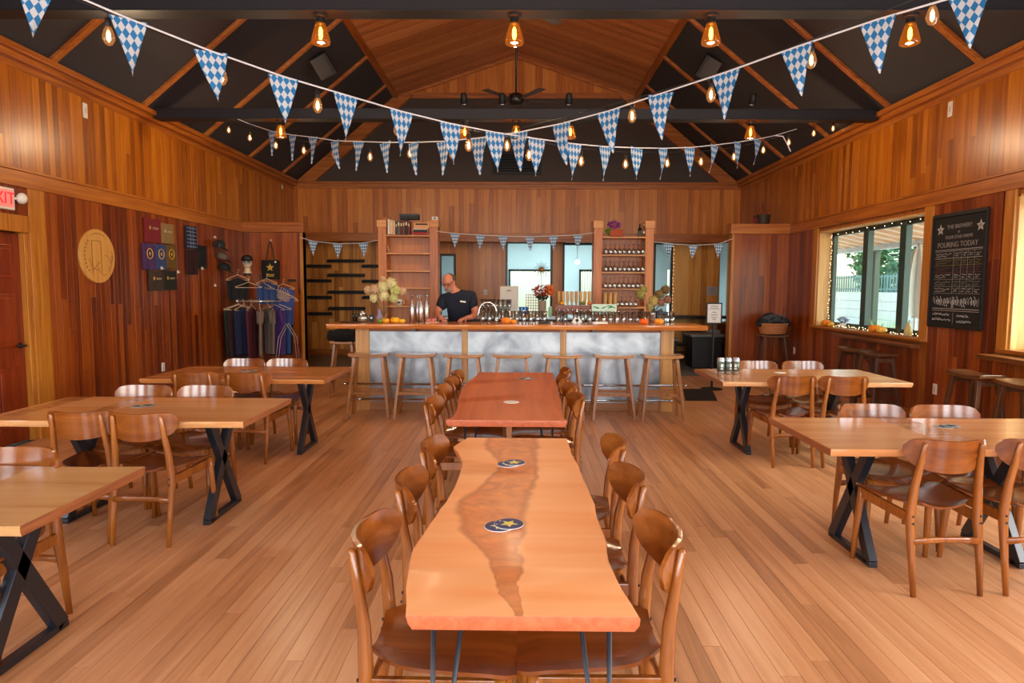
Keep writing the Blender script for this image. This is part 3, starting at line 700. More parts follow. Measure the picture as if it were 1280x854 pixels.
def x_leg(parent, x_, yc, top=.70, hw=.21, tw=.17, s=1):
    lg = obj('leg', MB().bar((x_, yc - hw, .02), (x_, yc + tw, top - .01), .045, .07, (0, 1, 0)).bar((x_, yc + hw, .02), (x_, yc - tw, top - .01), .045, .07, (0, 1, 0)), BLACKM, parent, bevel=.003)
    obj('foot_bar', MB().bb((x_ - .0225, yc - hw - .03, 0), (x_ + .0225, yc + hw + .03, .03)), BLACKM, lg, bevel=.003)
    obj('top_plate', MB().bb((x_ - .04, yc - tw - .05, top - .012), (x_ + .04, yc + tw + .05, top - .003)), BLACKM, lg)
def side_table(name, label, cx, cy, L_, D_, k, lx, loc_rot=0., lo=.0):
    cx *= 1.0189; cy *= 1.0189; L_ *= 1.0189; D_ *= 1.0189
    t = thing(name, label, 'table', (cx, cy, 0), loc_rot)
    nl = 8; rnd = lambda: random.uniform(-.012, .012)
    # long axis along x: build with 'left/right' outlines as far/near edges and swap axes
    near = [(-D_ / 2 + rnd(), -L_ / 2 + i * L_ / nl) for i in range(nl + 1)]; far = [(D_ / 2 + rnd(), -L_ / 2 + i * L_ / nl) for i in range(nl + 1)]
    slab_top('tabletop', near, far, .72, .04, table_mat(k), t, swap=True)
    for x_ in lx: x_leg(t, x_ - cx, lo - .04, top=.685)
    return t
side_table('dining_table', 'middle left table of pale oiled wood with black crossed steel legs', -2.425, 4.16, 1.60, .84, 0, (-2.0, -2.92), .0, .07)
side_table('dining_table', 'back left table, darkest and farthest of the left row', -2.47, 5.96, 1.60, .92, 1, (-2.0, -2.95), .0, .0)
side_table('dining_table', 'table cut off in the lower left corner, pale top and bulky black crossed leg', -2.45, 2.43, 1.60, .72, 2, (-2.05, -2.85), .0, .12)
side_table('dining_table', 'front right table of striped pale wood on black crossed legs', 2.36, 3.60, 1.60, .80, 3, (1.96, 2.78), .0, .09)
side_table('dining_table', 'back right table carrying the three cans', 2.56, 5.98, 1.62, .92, 4, (2.13, 2.98), .0, .09)

# ================================================================ coasters and cans
CBLUE = mat('navy coaster print', (54, 58, 104), .55); CYEL = mat('yellow star print', (226, 204, 96), .5); CWH = mat('white board', (226, 222, 214), .6)
def star(r, n=5, rot=PI / 2, k=.45):
    return [((r if i % 2 == 0 else r * k) * math.cos(rot + i * PI / n), (r if i % 2 == 0 else r * k) * math.sin(rot + i * PI / n)) for i in range(2 * n)]
def coaster(name, x_, y_, z_, r, rot, label, blue=True, printed=True):
    t = thing(name, label, 'coaster', (x_, y_, z_), rot, 'round drink coasters')
    obj('disc', MB().lathe([(r, 0), (r, .002)], 32), CWH if blue or not printed else mat('grey printed board', (150, 148, 138), .6), t)
    if blue: obj('printed_face', MB().lathe([(r * .97, .002), (r * .97, .0026)], 32), CBLUE, t)
    if printed:
        st = MB().prism(star(r * (.62 if blue else .8)), .0026, .0031); obj('star', st, CYEL if blue else BLK, t)
        if blue: obj('small_mark', MB().lathe([(r * .07, .0026), (r * .07, .003)], 8, (r * .7, r * .35, 0)).lathe([(r * .05, .0026), (r * .05, .003)], 8, (r * .2, r * .8, 0)), CWH, t)
    return t
z0 = .7352; z1_ = .7202
coaster('coaster', -.062, 2.105, z0, .05, .3, 'blue coaster with yellow star, upper of the overlapping pair nearest the camera')
o = coaster('coaster', -.030, 2.118, z0 - .0, .05, 2.0, 'blue coaster lying half under its twin, nearest pair on the maple table')
o.location.z = z0 + .0034; o.rotation_euler = (0, -.0, 2.0)
coaster('coaster', -.045, 2.87, z0, .05, .2, 'blue star coaster, left of the pair at the far end of the maple table')
o = coaster('coaster', -.018, 2.885, z0 + .0034, .05, 1.2, 'blue star coaster, right of the pair at the far end of the maple table')
coaster('coaster', -.051, 4.47, z0, .055, 0, 'plain white coaster on the dark red table', blue=False, printed=False)
coaster('coaster', .03, 5.62, z0, .05, 0, 'grey printed coaster at the far end of the dark red table', blue=False)
coaster('coaster', .085, 5.66, z0 + .0034, .05, 0, 'dark coaster overlapping the grey one at the far end of the dark red table')
for (x_, y_, nm) in ((-2.50, 4.22, 'middle left table'), (-2.56, 6.05, 'back left table'), (2.49, 3.74, 'front right table')):
    x_ *= 1.0189; y_ *= 1.0189
    coaster('coaster', x_ - .02, y_, z1_, .05, 0, 'white printed coaster of the pair on the ' + nm, blue=False)
    coaster('coaster', x_ + .035, y_ + .015, z1_ + .0034, .05, 0, 'star coaster lying on top of another on the ' + nm, blue=False)
coaster('coaster', 2.54, 6.28, z1_, .055, 0, 'pale coaster in the middle of the back right table', blue=False, printed=False)
def can_print(t, z):
    obj('printed_band', MB().lathe([(.0335, .03), (.0335, .125)], 20), mat('dark green can print', (104, 114, 106), .35, .6), t, smooth=True)
    obj('white_print', MB().bb((-.012, -.0342, .05), (.012, -.033, .06)).bb((-.009, -.0342, .07), (.009, -.033, .1)), WHT, t)
c0 = thing('drink_can', 'left one of three tall silver cans on the back right table', 'can', (1.92, 6.14, .72), 0, 'tall silver cans')
obj('body', MB().lathe([(.026, 0), (.033, .008), (.033, .145), (.027, .155), (.027, .158)], 20), mat('silver can', (190, 194, 196), .28, .9), c0, smooth=True)
obj('lid', MB().lathe([(.0275, .156), (.0275, .160), (.024, .158), (0, .158)], 20), STEEL, c0); can_print(c0, 0)
dup(c0, (1.994, 6.155, .72), .5, 'middle one of three tall silver cans on the back right table')
dup(c0, (2.067, 6.15, .72), -.4, 'right one of three tall silver cans on the back right table')

# ================================================================ bar
BART = wood('bar top slab', (130, 60, 20), (196, 114, 52), (226, 156, 90), 'x', .24, fine=12., coat=.5)
BARP = wood('bar post fir', (140, 84, 34), (192, 134, 70), (216, 166, 104), 'z', .4)
ZINC = bpy.data.materials.new('galvanised sheet'); ZINC.use_nodes = True
_n = ZINC.node_tree; _b = _n.nodes['Principled BSDF']; _b.inputs['Metallic'].default_value = .75
_tc = _n.nodes.new('ShaderNodeTexCoord'); _z = _n.nodes.new('ShaderNodeTexNoise'); _z.inputs['Scale'].default_value = 3.2; _z.inputs['Detail'].default_value = 7; _z.inputs['Distortion'].default_value = .5
_r = _n.nodes.new('ShaderNodeValToRGB'); _r.color_ramp.elements[0].position = .3; _r.color_ramp.elements[0].color = lin((104, 107, 112)); _r.color_ramp.elements[1].position = .68; _r.color_ramp.elements[1].color = lin((188, 190, 193))
_n.links.new(_tc.outputs['Object'], _z.inputs[0]); _n.links.new(_z.outputs[0], _r.inputs[0]); _n.links.new(_r.outputs[0], _b.inputs['Base Color'])
_m = _n.nodes.new('ShaderNodeMapRange'); _m.inputs[3].default_value = .26; _m.inputs[4].default_value = .55; _n.links.new(_z.outputs[0], _m.inputs[0]); _n.links.new(_m.outputs[0], _b.inputs['Roughness'])
bar = thing('bar_counter', 'long bar with live edge wooden top over galvanised metal front panels', 'bar', (0, 8.0, 0))
n_ = 40; nearp = [(-.30 + .018 * math.sin(i * .7) + .01 * math.sin(i * 1.9), -2.30 + i * 4.52 / n_) for i in range(n_ + 1)]; nearp[-1] = (-.22, 2.22)
farp = [(.38 + .01 * math.sin(i * 1.3), -2.28 + i * 4.50 / n_) for i in range(n_ + 1)]
top = slab_top('countertop', nearp, farp, 1.095, .055, BART, bar, swap=True)
top.location = (0, 0, 0)
for a, b in ((-2.02, -1.85), (-.705, -.632), (.512, .585), (1.745, 1.905)): obj('post', MB().bb((a, -.04, .0), (b, .08, 1.04)), BARP, bar, bevel=.003)
for a, b in ((-1.85, -.705), (-.632, .512), (.585, 1.745)):
    obj('metal_panel', MB().bb((a, -.015, .11), (b, .0, .985)), ZINC, bar)
    obj('top_rail', MB().bb((a, -.02, .985), (b, .03, 1.04)), wood('bar rail', (90, 40, 14), (140, 76, 34), (178, 112, 60), 'x', .4), bar, bevel=.002)
    obj('kick_board', MB().bb((a, -.03, 0), (b, .03, .11)), wood('bar kick', (110, 64, 30), (160, 104, 56), (190, 136, 84), 'x', .45), bar, bevel=.002)
obj('side_panel', MB().bb((-2.02, .08, 0), (-1.99, .36, 1.04)), BARP, bar); obj('side_panel', MB().bb((1.875, .08, 0), (1.905, .36, 1.04)), BARP, bar)
obj('back_panel', MB().bb((-1.99, .33, 0), (1.875, .36, 1.04)), BLK, bar)
for x_ in (-1.27, -.25, .9): obj('corbel', MB().prism([(-.02, -.22), (.02, -.22), (.02, -.02), (-.02, -.02)], 1.0, 1.04), BLACKM, bar, loc=(x_, 0, 0))
fr_ = thing('foot_rail', 'steel foot rails on brackets along the bar front', 'foot rail', (0, 7.8, 0))
for (a, b, z_, y_) in ((-1.95, 1.86, .165, .03), (-2.13, 2.03, .35, .05)):
    obj('rail', MB().tube([(a, y_, z_), (b, y_, z_)], .014, 10), CHROME, fr_, smooth=True)
    for s_ in (a, b): obj('end_cap', MB().ball((s_, y_, z_), .021, 10), CHROME, fr_, smooth=True)
for x_ in (-1.93, -.67, .55, 1.82):
    for z_ in (.165, .35): obj('bracket', MB().tube([(x_, .04, z_), (x_, .16, z_)], .01, 8), CHROME, fr_, smooth=True)

def make_stool(name, seatm, legm, H=.755, wl=.455):
    t = thing(name, '-', 'stool'); hw = wl / 2
    def st(u, v):
        a = 2 * u - 1; b = 2 * v - 1
        return V(a * hw, b * .12, H - .022 + .016 * abs(a) ** 2.2 - .004 * b * b)
    obj('seat', MB().plate(st, 12, 4, .034, UZ), seatm, t, bevel=.005, auto=True)
    zt = H - .045; A = {}
    for sx in (-1, 1):
        for sy in (-1, 1):
            p1 = V(sx * (hw - .065), sy * .085, zt); p0 = V(sx * (hw + .015), sy * .17, 0); A[(sx, sy)] = (p0, p1)
            obj('leg', MB().bar(p0, p1, (.03, .036), (.032, .04), (0, 1, 0)), legm, t, bevel=.003)
    at = lambda k, z_: A[k][0] + (A[k][1] - A[k][0]) * (z_ / zt)
    for sy in (-1, 1): obj('stretcher', MB().bar(at((-1, sy), .30), at((1, sy), .30), .02, .034), legm, t, bevel=.002)
    for sx in (-1, 1): obj('stretcher', MB().bar(at((sx, -1), .20), at((sx, 1), .20), .02, .03), legm, t, bevel=.002)
    for sx in (-1, 1): obj('apron', MB().bar(at((sx, -1), zt - .03), at((sx, 1), zt - .03), .02, .045), legm, t)
    return t
S0 = make_stool('bar_stool', STOOLT, STOOLW); kidmap(S0)
nm = ['leftmost saddle seat bar stool, in front of the left bar post', 'second bar stool from the left, before the first metal panel', 'third bar stool from the left, behind the left chairs of the dark red table',
      'middle bar stool, straight behind the dark red table', 'third bar stool from the right, behind the right chairs of the dark red table', 'second bar stool from the right, standing clear of the tables', 'rightmost bar stool, in front of the right bar post']
for i, x_ in enumerate((-1.76, -1.205, -.648, -.078, .514, 1.105, 1.675)):
    if i == 0: S0.location = (x_, 7.58, 0); S0['label'] = nm[0]; S0['group'] = 'saddle seat stools along the bar'
    else: dup(S0, (x_, 7.58, 0), 0, nm[i])
S0.rotation_euler = (0, 0, .03)
# stool with a black fleece
fs_ = make_stool('fleece_stool', STOOLT, STOOLW, H=.78, wl=.36); fs_.location = (-2.46, 9.05, 0); fs_['label'] = 'wooden stool topped with black sheepskin at the left end of the bar'; fs_.rotation_euler = (0, 0, .1)
mb = MB().ball((0, 0, .86), .17, 22, (1.15, .85, .52), .07)
for _ in range(26):
    a = random.uniform(0, 2 * PI); r = random.uniform(.08, .18); mb.ball((r * math.cos(a) * 1.1, r * math.sin(a) * .75, .86 + random.uniform(-.06, .05)), random.uniform(.035, .06), 8, jit=.15)
fl_ = obj('sheepskin', mb, mat('black fleece', (14, 13, 13), .95, bump=.6, bscale=120), None, smooth=True, loc=(-2.46, 9.05, 0)); tag(fl_, 'black curly sheepskin draped over the stool at the left bar end', 'sheepskin')
# dark stools under the right window ledges
D0 = make_stool('ledge_stool', wood('dark seat', (50, 26, 11), (84, 48, 22), (116, 72, 38), 'x', .3, coat=.3), DSTOOL, H=.77); kidmap(D0)
gs = 'dark stools under the right wall ledges'
for i, (x_, y_, nm_) in enumerate(((4.36, 8.40, 'dark stool under the window ledge, farther of the two there'), (4.32, 7.82, 'dark stool under the window ledge, nearer the chalkboard'), (4.19, 5.95, 'dark stool below the chalkboard by the right ledge'), (4.19, 5.32, 'dark stool half cut by the right picture edge'))):
    if i == 0: D0.location = (x_, y_, 0); D0.rotation_euler = (0, 0, PI / 2 + .04); D0['label'] = nm_; D0['group'] = gs
    else: dup(D0, (x_, y_, 0), PI / 2 + random.uniform(-.05, .05), nm_, gs)
b_ = dup(D0, (4.25, 10.88, 0), .02, 'dark stool carrying the basket in front of the right screen wall'); del b_['group']
# ================================================================ door, exit sign, wall pieces on the left
dr = struct('door_1', MB().bb((XL - .10, 5.44, .01), (XL - .055, 6.29, 2.03)), DOORW, bevel=.004)
obj('light_blocker', MB().bb((XL - .21, 5.42, 0), (XL - .12, 6.34, 2.05)), DOORW, dr)  # unseen backing added behind the door to keep outside light from leaking in
for (a, b, c, d) in ((5.54, 5.82, .15, .75), (5.92, 6.19, .15, .75), (5.54, 5.82, .95, 1.45), (5.92, 6.19, .95, 1.45), (5.54, 5.82, 1.60, 1.92), (5.92, 6.19, 1.60, 1.92)):
    obj('panel', MB().bb((XL - .06, a, c), (XL - .045, b, d)).bb((XL - .05, a + .04, c + .04), (XL - .038, b - .04, d - .04)), DOORW, dr, bevel=.006)
obj('handle', MB().tube([(XL - .05, 6.23, .96), (XL + .0, 6.23, .96), (XL + .0, 6.12, .965)], .011, 8).lathe([(.03, -.005), (.03, .005)], 14, (0, 0, 0)), BLKG, dr, smooth=True) if False else None
obj('handle', MB().tube([(XL - .05, 6.23, .95), (XL + .005, 6.23, .95), (XL + .01, 6.20, .95), (XL + .01, 6.11, .955)], .011, 8), BLKG, dr, smooth=True)
obj('rosette', MB().tube([(XL - .055, 6.23, .95), (XL - .045, 6.23, .95)], .03, 16), BLKG, dr)
obj('notice', MB().bb((XL - .0545, 5.80, 1.32), (XL - .053, 6.0, 1.60)), WHT, dr)
struct('trim_12', MB().bb((XL, 6.33, 0), (XL + .03, 6.55, ZM)).bb((XL, 5.30, 0), (XL + .03, 5.43, ZM)).bb((XL, 5.43, 2.04), (XL + .03, 6.33, 2.20)).bb((XL - .1, 6.29, 0), (XL, 6.335, 2.05)), TRIMZ, bevel=.004)
ex = thing('exit_sign', 'white framed EXIT sign with red letters above the wooden door at left', 'sign', (XL + .02, 5.96, 2.235))
obj('housing', MB().bb((0, -.16, 0), (.04, .16, .20)), WHT, ex, bevel=.004)
REDL = mat('lit red letters', (235, 20, 40), .5, emit=.9, ecol=(255, 20, 40))
obj('face', MB().bb((.04, -.145, .02), (.042, .145, .18)), mat('lit pale pink face', (244, 150, 145), .5, emit=.12, ecol=(255, 120, 120)), ex)
text_mesh('EXIT', .155, REDL, 'lettering', ex, (.043, 0, .098), (PI / 2, 0, PI / 2), .0015)
obj('lamp_head', MB().ball((.05, .235, .12), .048, 16, (1, 1, 1.1)), WHT, ex, smooth=True); obj('arm', MB().tube([(.02, .155, .11), (.03, .20, .115)], .012, 8), WHT, ex)
DISC = wood('birch disc', (176, 120, 54), (206, 152, 78), (224, 178, 104), 'z', .45)
dc = thing('wooden_disc', 'round pale wooden plaque with burnt marks on the left red brown wall', 'wall art', (XL + .018, 7.32, 1.865))
obj('plaque', MB().tube([(0, 0, 0), (.028, 0, 0)], .302, 48, up=(0, 0, 1)), DISC, dc, bevel=.004)
BURN = mat('burnt line', (120, 72, 26), .6)
mb = MB()
def arc(mb, r, a0, a1, w=.006, n=14, cx=0, cz=0, x=.029):
    mb.tube([(x, cx + r * math.cos(a0 + (a1 - a0) * i / n), cz + r * math.sin(a0 + (a1 - a0) * i / n)) for i in range(n + 1)], w / 2, 4)
arc(mb, .255, .35 * PI, .65 * PI); arc(mb, .16, 1.05 * PI, 1.5 * PI); arc(mb, .2, -.35, .35, cx=.05); arc(mb, .12, .2, 1.4, cx=.1, cz=-.1); arc(mb, .11, 3.3, 5.0, cx=.1, cz=-.1)
mb.bar((.029, -.11, .17), (.029, .05, .17), .004, .005).bar((.029, -.11, -.2), (.029, -.11, .17), .004, .005, (1, 0, 0)).bar((.029, .05, -.18), (.029, .05, .17), .004, .005, (1, 0, 0)).bar((.029, -.1, -.16), (.029, .02, -.06), .004, .005, (1, 0, 0))
obj('burnt_drawing', mb, BURN, dc)
for i in range(9):
    a = PI + (i - 4) * .19; mb = MB().box((.029, .235 * math.cos(a), .235 * math.sin(a) + .0), (.003, .008, .026), (-a, 0, 0)); mb.box((.029, .235 * math.cos(a) + .01, .235 * math.sin(a)), (.003, .012, .005), (-a, 0, 0)); obj('burnt_letter', mb, BURN, dc)
for i in range(7):
    a = -.7 + i * .12; obj('burnt_letter', MB().box((.029, .24 * math.cos(a), .24 * math.sin(a)), (.003, .007, .024), (-a, 0, 0)), BURN, dc)
# folded shirts pinned flat on the left wall
GOLD = mat('gold print', (196, 158, 60), .6); PALEP = mat('pale print', (190, 176, 150), .6)
def shirt_board(y0, y1, z0_, z1, col, label, kind, pr=GOLD):
    t = thing('folded_shirt', label, 'shirt', (XL + .02, (y0 + y1) / 2, z0_), 0, 'folded shirts displayed on the left wall'); w_ = y1 - y0; h = z1 - z0_
    obj('cloth', MB().plate(lambda u, v: V(.018 + .004 * math.sin(u * 9), (u - .5) * w_, v * h), 8, 3, .03, V(1, 0, 0)), mat('shirt ' + str(col), col, .85, bump=.3, bscale=200), t, bevel=.006, auto=True)
    if kind == 'star':
        s_ = obj('star_print', MB().prism(star(.032), 0, .0015), pr, t, loc=(.036, -w_ * .22, h * .62), rot=(PI / 2, 0, PI / 2))
        obj('text_print', MB().bb((.035, -w_ * .06, h * .62), (.037, w_ * .34, h * .645)).bb((.035, -w_ * .06, h * .57), (.037, w_ * .3, h * .59)), PALEP, t)
    if kind == 'round':
        mb = MB(); arc(mb, .065, 0, 2 * PI, .012, 20, 0, h * .62, .036); obj('round_print', mb, pr, t); obj('star_print', MB().prism(star(.03), 0, .0015), pr, t, loc=(.036, 0, h * .62), rot=(PI / 2, 0, PI / 2))
    if kind == 'plaid':
        mb = MB()
        for k in range(4): mb.bb((.035, -w_ / 2 + w_ * (k + .5) / 4.2, .01), (.0362, -w_ / 2 + w_ * (k + .5) / 4.2 + .012, h - .01))
        for k in range(6): mb.bb((.0345, -w_ / 2 + .01, h * (k + .5) / 6.2), (.0366, w_ / 2 - .01, h * (k + .5) / 6.2 + .012))
        obj('plaid_stripes', mb, pr, t)
    return t
shirt_board(8.26, 8.62, 2.09, 2.40, (112, 22, 34), 'crimson folded shirt with a gold star print, top left of the wall display', 'star')
shirt_board(8.63, 8.95, 2.10, 2.37, (132, 106, 66), 'tan folded shirt, top right of the wall display', 'star', PALEP)
shirt_board(8.20, 8.47, 1.74, 2.075, (66, 40, 92), 'purple folded shirt with a round print on the wall display', 'round')
shirt_board(8.48, 8.73, 1.75, 2.08, (46, 66, 116), 'blue folded shirt in the middle of the wall display', 'round')
shirt_board(8.74, 8.98, 1.76, 2.09, (96, 72, 26), 'olive brown folded shirt with a round print on the wall display', 'round')
shirt_board(8.32, 8.64, 1.47, 1.73, (56, 44, 38), 'dark brown folded shirt, bottom left of the wall display', 'star')
shirt_board(8.65, 8.97, 1.48, 1.74, (26, 28, 22), 'black folded shirt, bottom right of the wall display', 'star')
shirt_board(9.28, 9.58, 2.07, 2.40, (20, 30, 58), 'blue plaid shirt pinned above the dark red one on the left wall', 'plaid', mat('plaid pale', (120, 140, 176), .8))
shirt_board(9.27, 9.58, 1.70, 2.055, (52, 14, 20), 'dark red plaid shirt pinned below the blue one on the left wall', 'plaid', mat('plaid dark', (30, 12, 18), .8))
shirt_board(9.60, 9.86, 1.80, 2.14, (14, 16, 20), 'black garment pinned beside the dark red plaid shirt', 'plain')
def cap(y_, z_, col, front, label, rz=0., s=1.):
    t = thing('baseball_cap', label, 'cap', (XL + .09, y_, z_), rz, 'caps hanging on the left wall')
    obj('crown', MB().lathe([(.088 * s, 0), (.09 * s, .03), (.075 * s, .075), (.04 * s, .105), (0, .112)], 16), mat('cap cloth %s' % (col,), col, .85), t, smooth=True)
    obj('visor', MB().plate(lambda u, v: V(.05 * s + .10 * s * v, (u - .5) * .15 * s * (1 - .25 * v), .01 - .02 * v), 8, 3, .006, UZ), mat('cap dark', (20, 20, 24), .8), t, auto=True)
    if front: obj('front_panel', MB().lathe([(.0905 * s, .005), (.092 * s, .03), (.077 * s, .072)], 6, sx=.9), mat('cap front', (190, 180, 170), .8), t, smooth=True)
    t.rotation_euler = (0, .35, rz); return t
cap(10.19, 2.15, (30, 32, 40), True, 'black and white cap, topmost of the caps on the left wall')
cap(10.27, 1.97, (96, 84, 74), False, 'grey brown cap hanging between the black caps on the left wall')
cap(10.34, 1.80, (18, 26, 34), False, 'dark navy cap, lowest of the caps on the left wall', .3, 1.1)
def wall_hook(x_, y_, z_, axis, label):
    t = thing('wall_hook', label, 'hook', (x_, y_, z_)); d = V(1, 0, 0) if axis == 'x' else V(0, -1, 0)
    obj('plate', MB().bb((-.008, -.012, -.02), (.008, .012, .02)), WHT, t, bevel=.003); obj('hook', MB().tube([V(0, 0, -.005), d * .02 + V(0, 0, -.012), d * .024 + V(0, 0, .004)], .004, 6), WHT, t); return t
wall_hook(XL + .028, 10.2, 2.30, 'x', 'small white hook above the caps'); wall_hook(XL + .03, 10.15, 1.55, 'x', 'small white hook below the caps on the left wall')
wall_hook(XL + .075, 8.56, 1.77, 'x', 'small white clip between the purple and blue folded shirts'); wall_hook(XL + .075, 8.97, 1.73, 'x', 'small white clip beside the black folded shirt')
wall_hook(XL + .075, 9.66, 1.80, 'x', 'small white clip below the black garment')
def sw_plate(x_, y_, z_, ax, label, hgt=.12):
    t = thing('wall_plate', label, 'switch plate', (x_, y_, z_)); a = (0, -.036, -hgt / 2) if ax == 'x' else (-.036, -.004, -hgt / 2); b = (.006, .036, hgt / 2) if ax == 'x' else (.036, .002, hgt / 2)
    if ax == '-x': a, b = (-.006, -.036, -hgt / 2), (0, .036, hgt / 2)
    obj('plate', MB().bb(a, b), WHT, t, bevel=.002)
    c_ = {'x': ((.006, -.012, -.03), (.010, .012, .03)), '-x': ((-.010, -.012, -.03), (-.006, .012, .03)), 'y': ((-.012, -.008, -.03), (.012, -.004, .03))}[ax]
    obj('socket', MB().bb(*c_), mat('socket grey', (190, 186, 178), .5), t); return t
sw_plate(XL + .019, 7.25, 3.45, 'x', 'small white plate high on the left amber wall', .16); sw_plate(XL + .019, 13.2, 3.56, 'x', 'small white plate at the far end of the left upper wall', .14)
sw_plate(XR - .019, 7.21, 3.47, '-x', 'small white plate high on the right amber wall', .16); sw_plate(XR - .019, 7.19, .43, '-x', 'white outlet low on the right wall below the chalkboard')
sw_plate(XR - .019, 8.93, .47, '-x', 'white outlet low on the right wall below the window'); sw_plate(XR - .019, 10.9, .5, '-x', 'white outlet low on the right wall near the basket')
sw_plate(-.75, YA - .022, 1.43, 'y', 'white switch plate on the back wall beside the barman'); sw_plate(XL + .019, 8.6, .45, 'x', 'white outlet low on the left wall behind the back left table')
# ---- clothes rack
rk_ = thing('clothes_rack', 'round metal clothes rack hung with coloured shirts before the left screen wall', 'clothes rack', (-4.22, 10.55, 0))
WIRE = mat('pale wire', (190, 176, 160), .4, .6)
obj('ring', MB().tube([(.33 * math.cos(a), .33 * math.sin(a), 1.30) for a in [i * 2 * PI / 32 for i in range(33)]], .012, 8, cap=False), WIRE, rk_, smooth=True)
obj('pole', MB().tube([(0, 0, .1), (0, 0, 1.72)], .014, 10), CHROME, rk_, smooth=True)
for i in range(4):
    a = i * PI / 2 + .4; obj('leg', MB().tube([(0, 0, .32), (.42 * math.cos(a), .42 * math.sin(a), .02), (.44 * math.cos(a), .44 * math.sin(a), 0)], .010, 8), CHROME, rk_, smooth=True)
    obj('spoke', MB().tube([(0, 0, 1.30), (.36 * math.cos(a), .36 * math.sin(a), 1.30)], .008, 6), CHROME, rk_)
cols = [((96, 14, 34), 'crimson'), ((30, 54, 40), 'dark green'), ((44, 16, 24), 'dark maroon'), ((24, 34, 66), 'navy patterned'), ((78, 20, 34), 'wine red'), ((110, 92, 84), 'taupe'), ((100, 88, 80), 'second taupe'), ((66, 36, 104), 'violet'), ((36, 66, 120), 'blue'), ((24, 26, 30), 'black'), ((56, 22, 30), 'brown maroon'), ((40, 46, 44), 'dark grey')]
def garment(t, col, h=.62, w_=.42):
    m = mat('garment %s' % (col,), col, .9, bump=.35, bscale=90)
    fold = random.uniform(0, 6)
    def f(u, v):
        a = 2 * u - 1; zz = -h * v - .05; sh = .03 * abs(a) * (1 - v) * 2
        return V((w_ / 2) * a * (1 - .15 * v + .0), .012 * math.sin(a * 9 + fold) * (v + .2), zz - sh)
    return obj('body', MB().plate(f, 14, 8, .035, V(0, 1, 0)), m, t, auto=True)
def hanger(t, w_=.4, m=None):
    pts = [V(0, 0, .075), V(.012, 0, .085), V(.022, 0, .07), V(.008, 0, .05), V(0, 0, .03), V(0, 0, 0)]
    obj('hanger', MB().tube(pts + [V(w_ / 2, 0, -.075), V(w_ / 2 - .01, 0, -.085), V(-w_ / 2 + .01, 0, -.085), V(-w_ / 2, 0, -.075), V(-.002, 0, -.001)], [.003] * 5 + [.005] * 6, 6), m or mat('pale hanger', (206, 180, 150), .5), t)
for i, (c, nm_) in enumerate(cols):
    a = PI * 1.02 + i * (1.35 * PI / 11)
    t = thing('hanging_shirt', '%s shirt on a hanger on the round clothes rack' % nm_, 'shirt', (-4.25 + .33 * math.cos(a), 10.55 + .33 * math.sin(a), 1.245), a, 'shirts hanging on the round rack')
    hanger(t); garment(t, c, .72 + .1 * random.random(), .40)
    if i in (5, 6, 7):
        obj('sleeve', MB().tube([(.13, 0, -.10), (.17, -.01, -.30)], [.06, .05], 10, flat=.5), MATS['garment %s' % (c,)], t, smooth=True)
hb = thing('hanger_bundle', 'fan of empty pale hangers sticking out of the clothes rack', 'hangers', (-4.02, 10.45, 1.52))
for i in range(13):
    a = -.6 + i * .16; h_ = link('hanger', None, hb) if False else None
    mb = MB(); R_ = Matrix.Rotation(-.5 + i * .13, 3, 'Z'); L_ = .34
    P = [V(0, 0, .05), V(L_ * .5, 0, -.03), V(-L_ * .4, 0, -.03), V(0, 0, .05), V(0, 0, .10), V(.02, 0, .11)]
    mb.tube([R_ @ (p + V(i * .012, 0, -.006 * i)) for p in P], .0045, 5); obj('hanger', mb, MATS['pale hanger'], hb, loc=(-.08 + i * .022, -.04 + i * .01, .02 - i * .012))
eh = thing('empty_hanger', 'single empty pale hanger hooked on the front of the clothes rack', 'hanger', (-4.24, 10.14, 1.60)); hanger(eh, .42)
for (x_, y_, z_, c, nm_, rz) in ((-4.50, 10.36, 1.72, (18, 20, 24), 'black shirt hung facing out at the top left of the clothes rack', .1), (-4.06, 10.42, 1.66, (40, 64, 112), 'blue shirt hung facing out at the top of the clothes rack', -.1), (-3.86, 10.60, 1.58, (48, 62, 128), 'blue violet shirt at the right side of the clothes rack', .5)):
    t = thing('display_shirt', nm_, 'shirt', (x_, y_, z_), rz, 'shirts displayed above the rack ring'); hanger(t, .36); garment(t, c, .36 if rz < .4 else .62, .34)
sd = thing('sandwich_stand', 'low metal folding frame at the foot of the clothes rack', 'stand', (-3.86, 10.3, 0))
for s_ in (-1, 1): obj('frame', MB().tube([(s_ * .02, -.2, 0), (s_ * .02 + .05, -.05, .72), (s_ * .02 + .16, .0, .95), (s_ * .02 + .26, .08, .72), (s_ * .02 + .28, .2, 0)], .005, 6), WIRE, sd, smooth=True)
mh = thing('mannequin_head', 'white mannequin head in a dark cap and sunglasses on top of the rack', 'mannequin head', (-4.40, 10.50, 1.745), .3)
SK = mat('cream foam', (206, 186, 160), .7)
obj('bust', MB().lathe([(.07, 0), (.065, .01), (.05, .04), (.046, .09)], 16).ball((.0, -.01, .17), .082, 18, (.86, 1.02, 1.2)).ball((0, -.095, .155), .014, 8, (1, 1, 1.4)), SK, mh, smooth=True)
obj('cap', MB().lathe([(.088, .20), (.09, .22), (.075, .27), (.03, .295), (0, .297)], 16).box((0, -.12, .205), (.12, .1, .008), (.25, 0, 0)), BLK, mh, auto=True)
obj('sunglasses', MB().box((-.035, -.088, .175), (.05, .012, .03)).box((.035, -.088, .175), (.05, .012, .03)).box((0, -.09, .183), (.02, .006, .006)), BLKG, mh)
obj('stand', MB().tube([(0, 0, -.03), (0, 0, .02)], .05, 12), BLK, mh)
tb = thing('tote_bag', 'black tote bag with a gold star hanging on the left screen wall', 'bag', (-4.29, 11.20, 1.66))
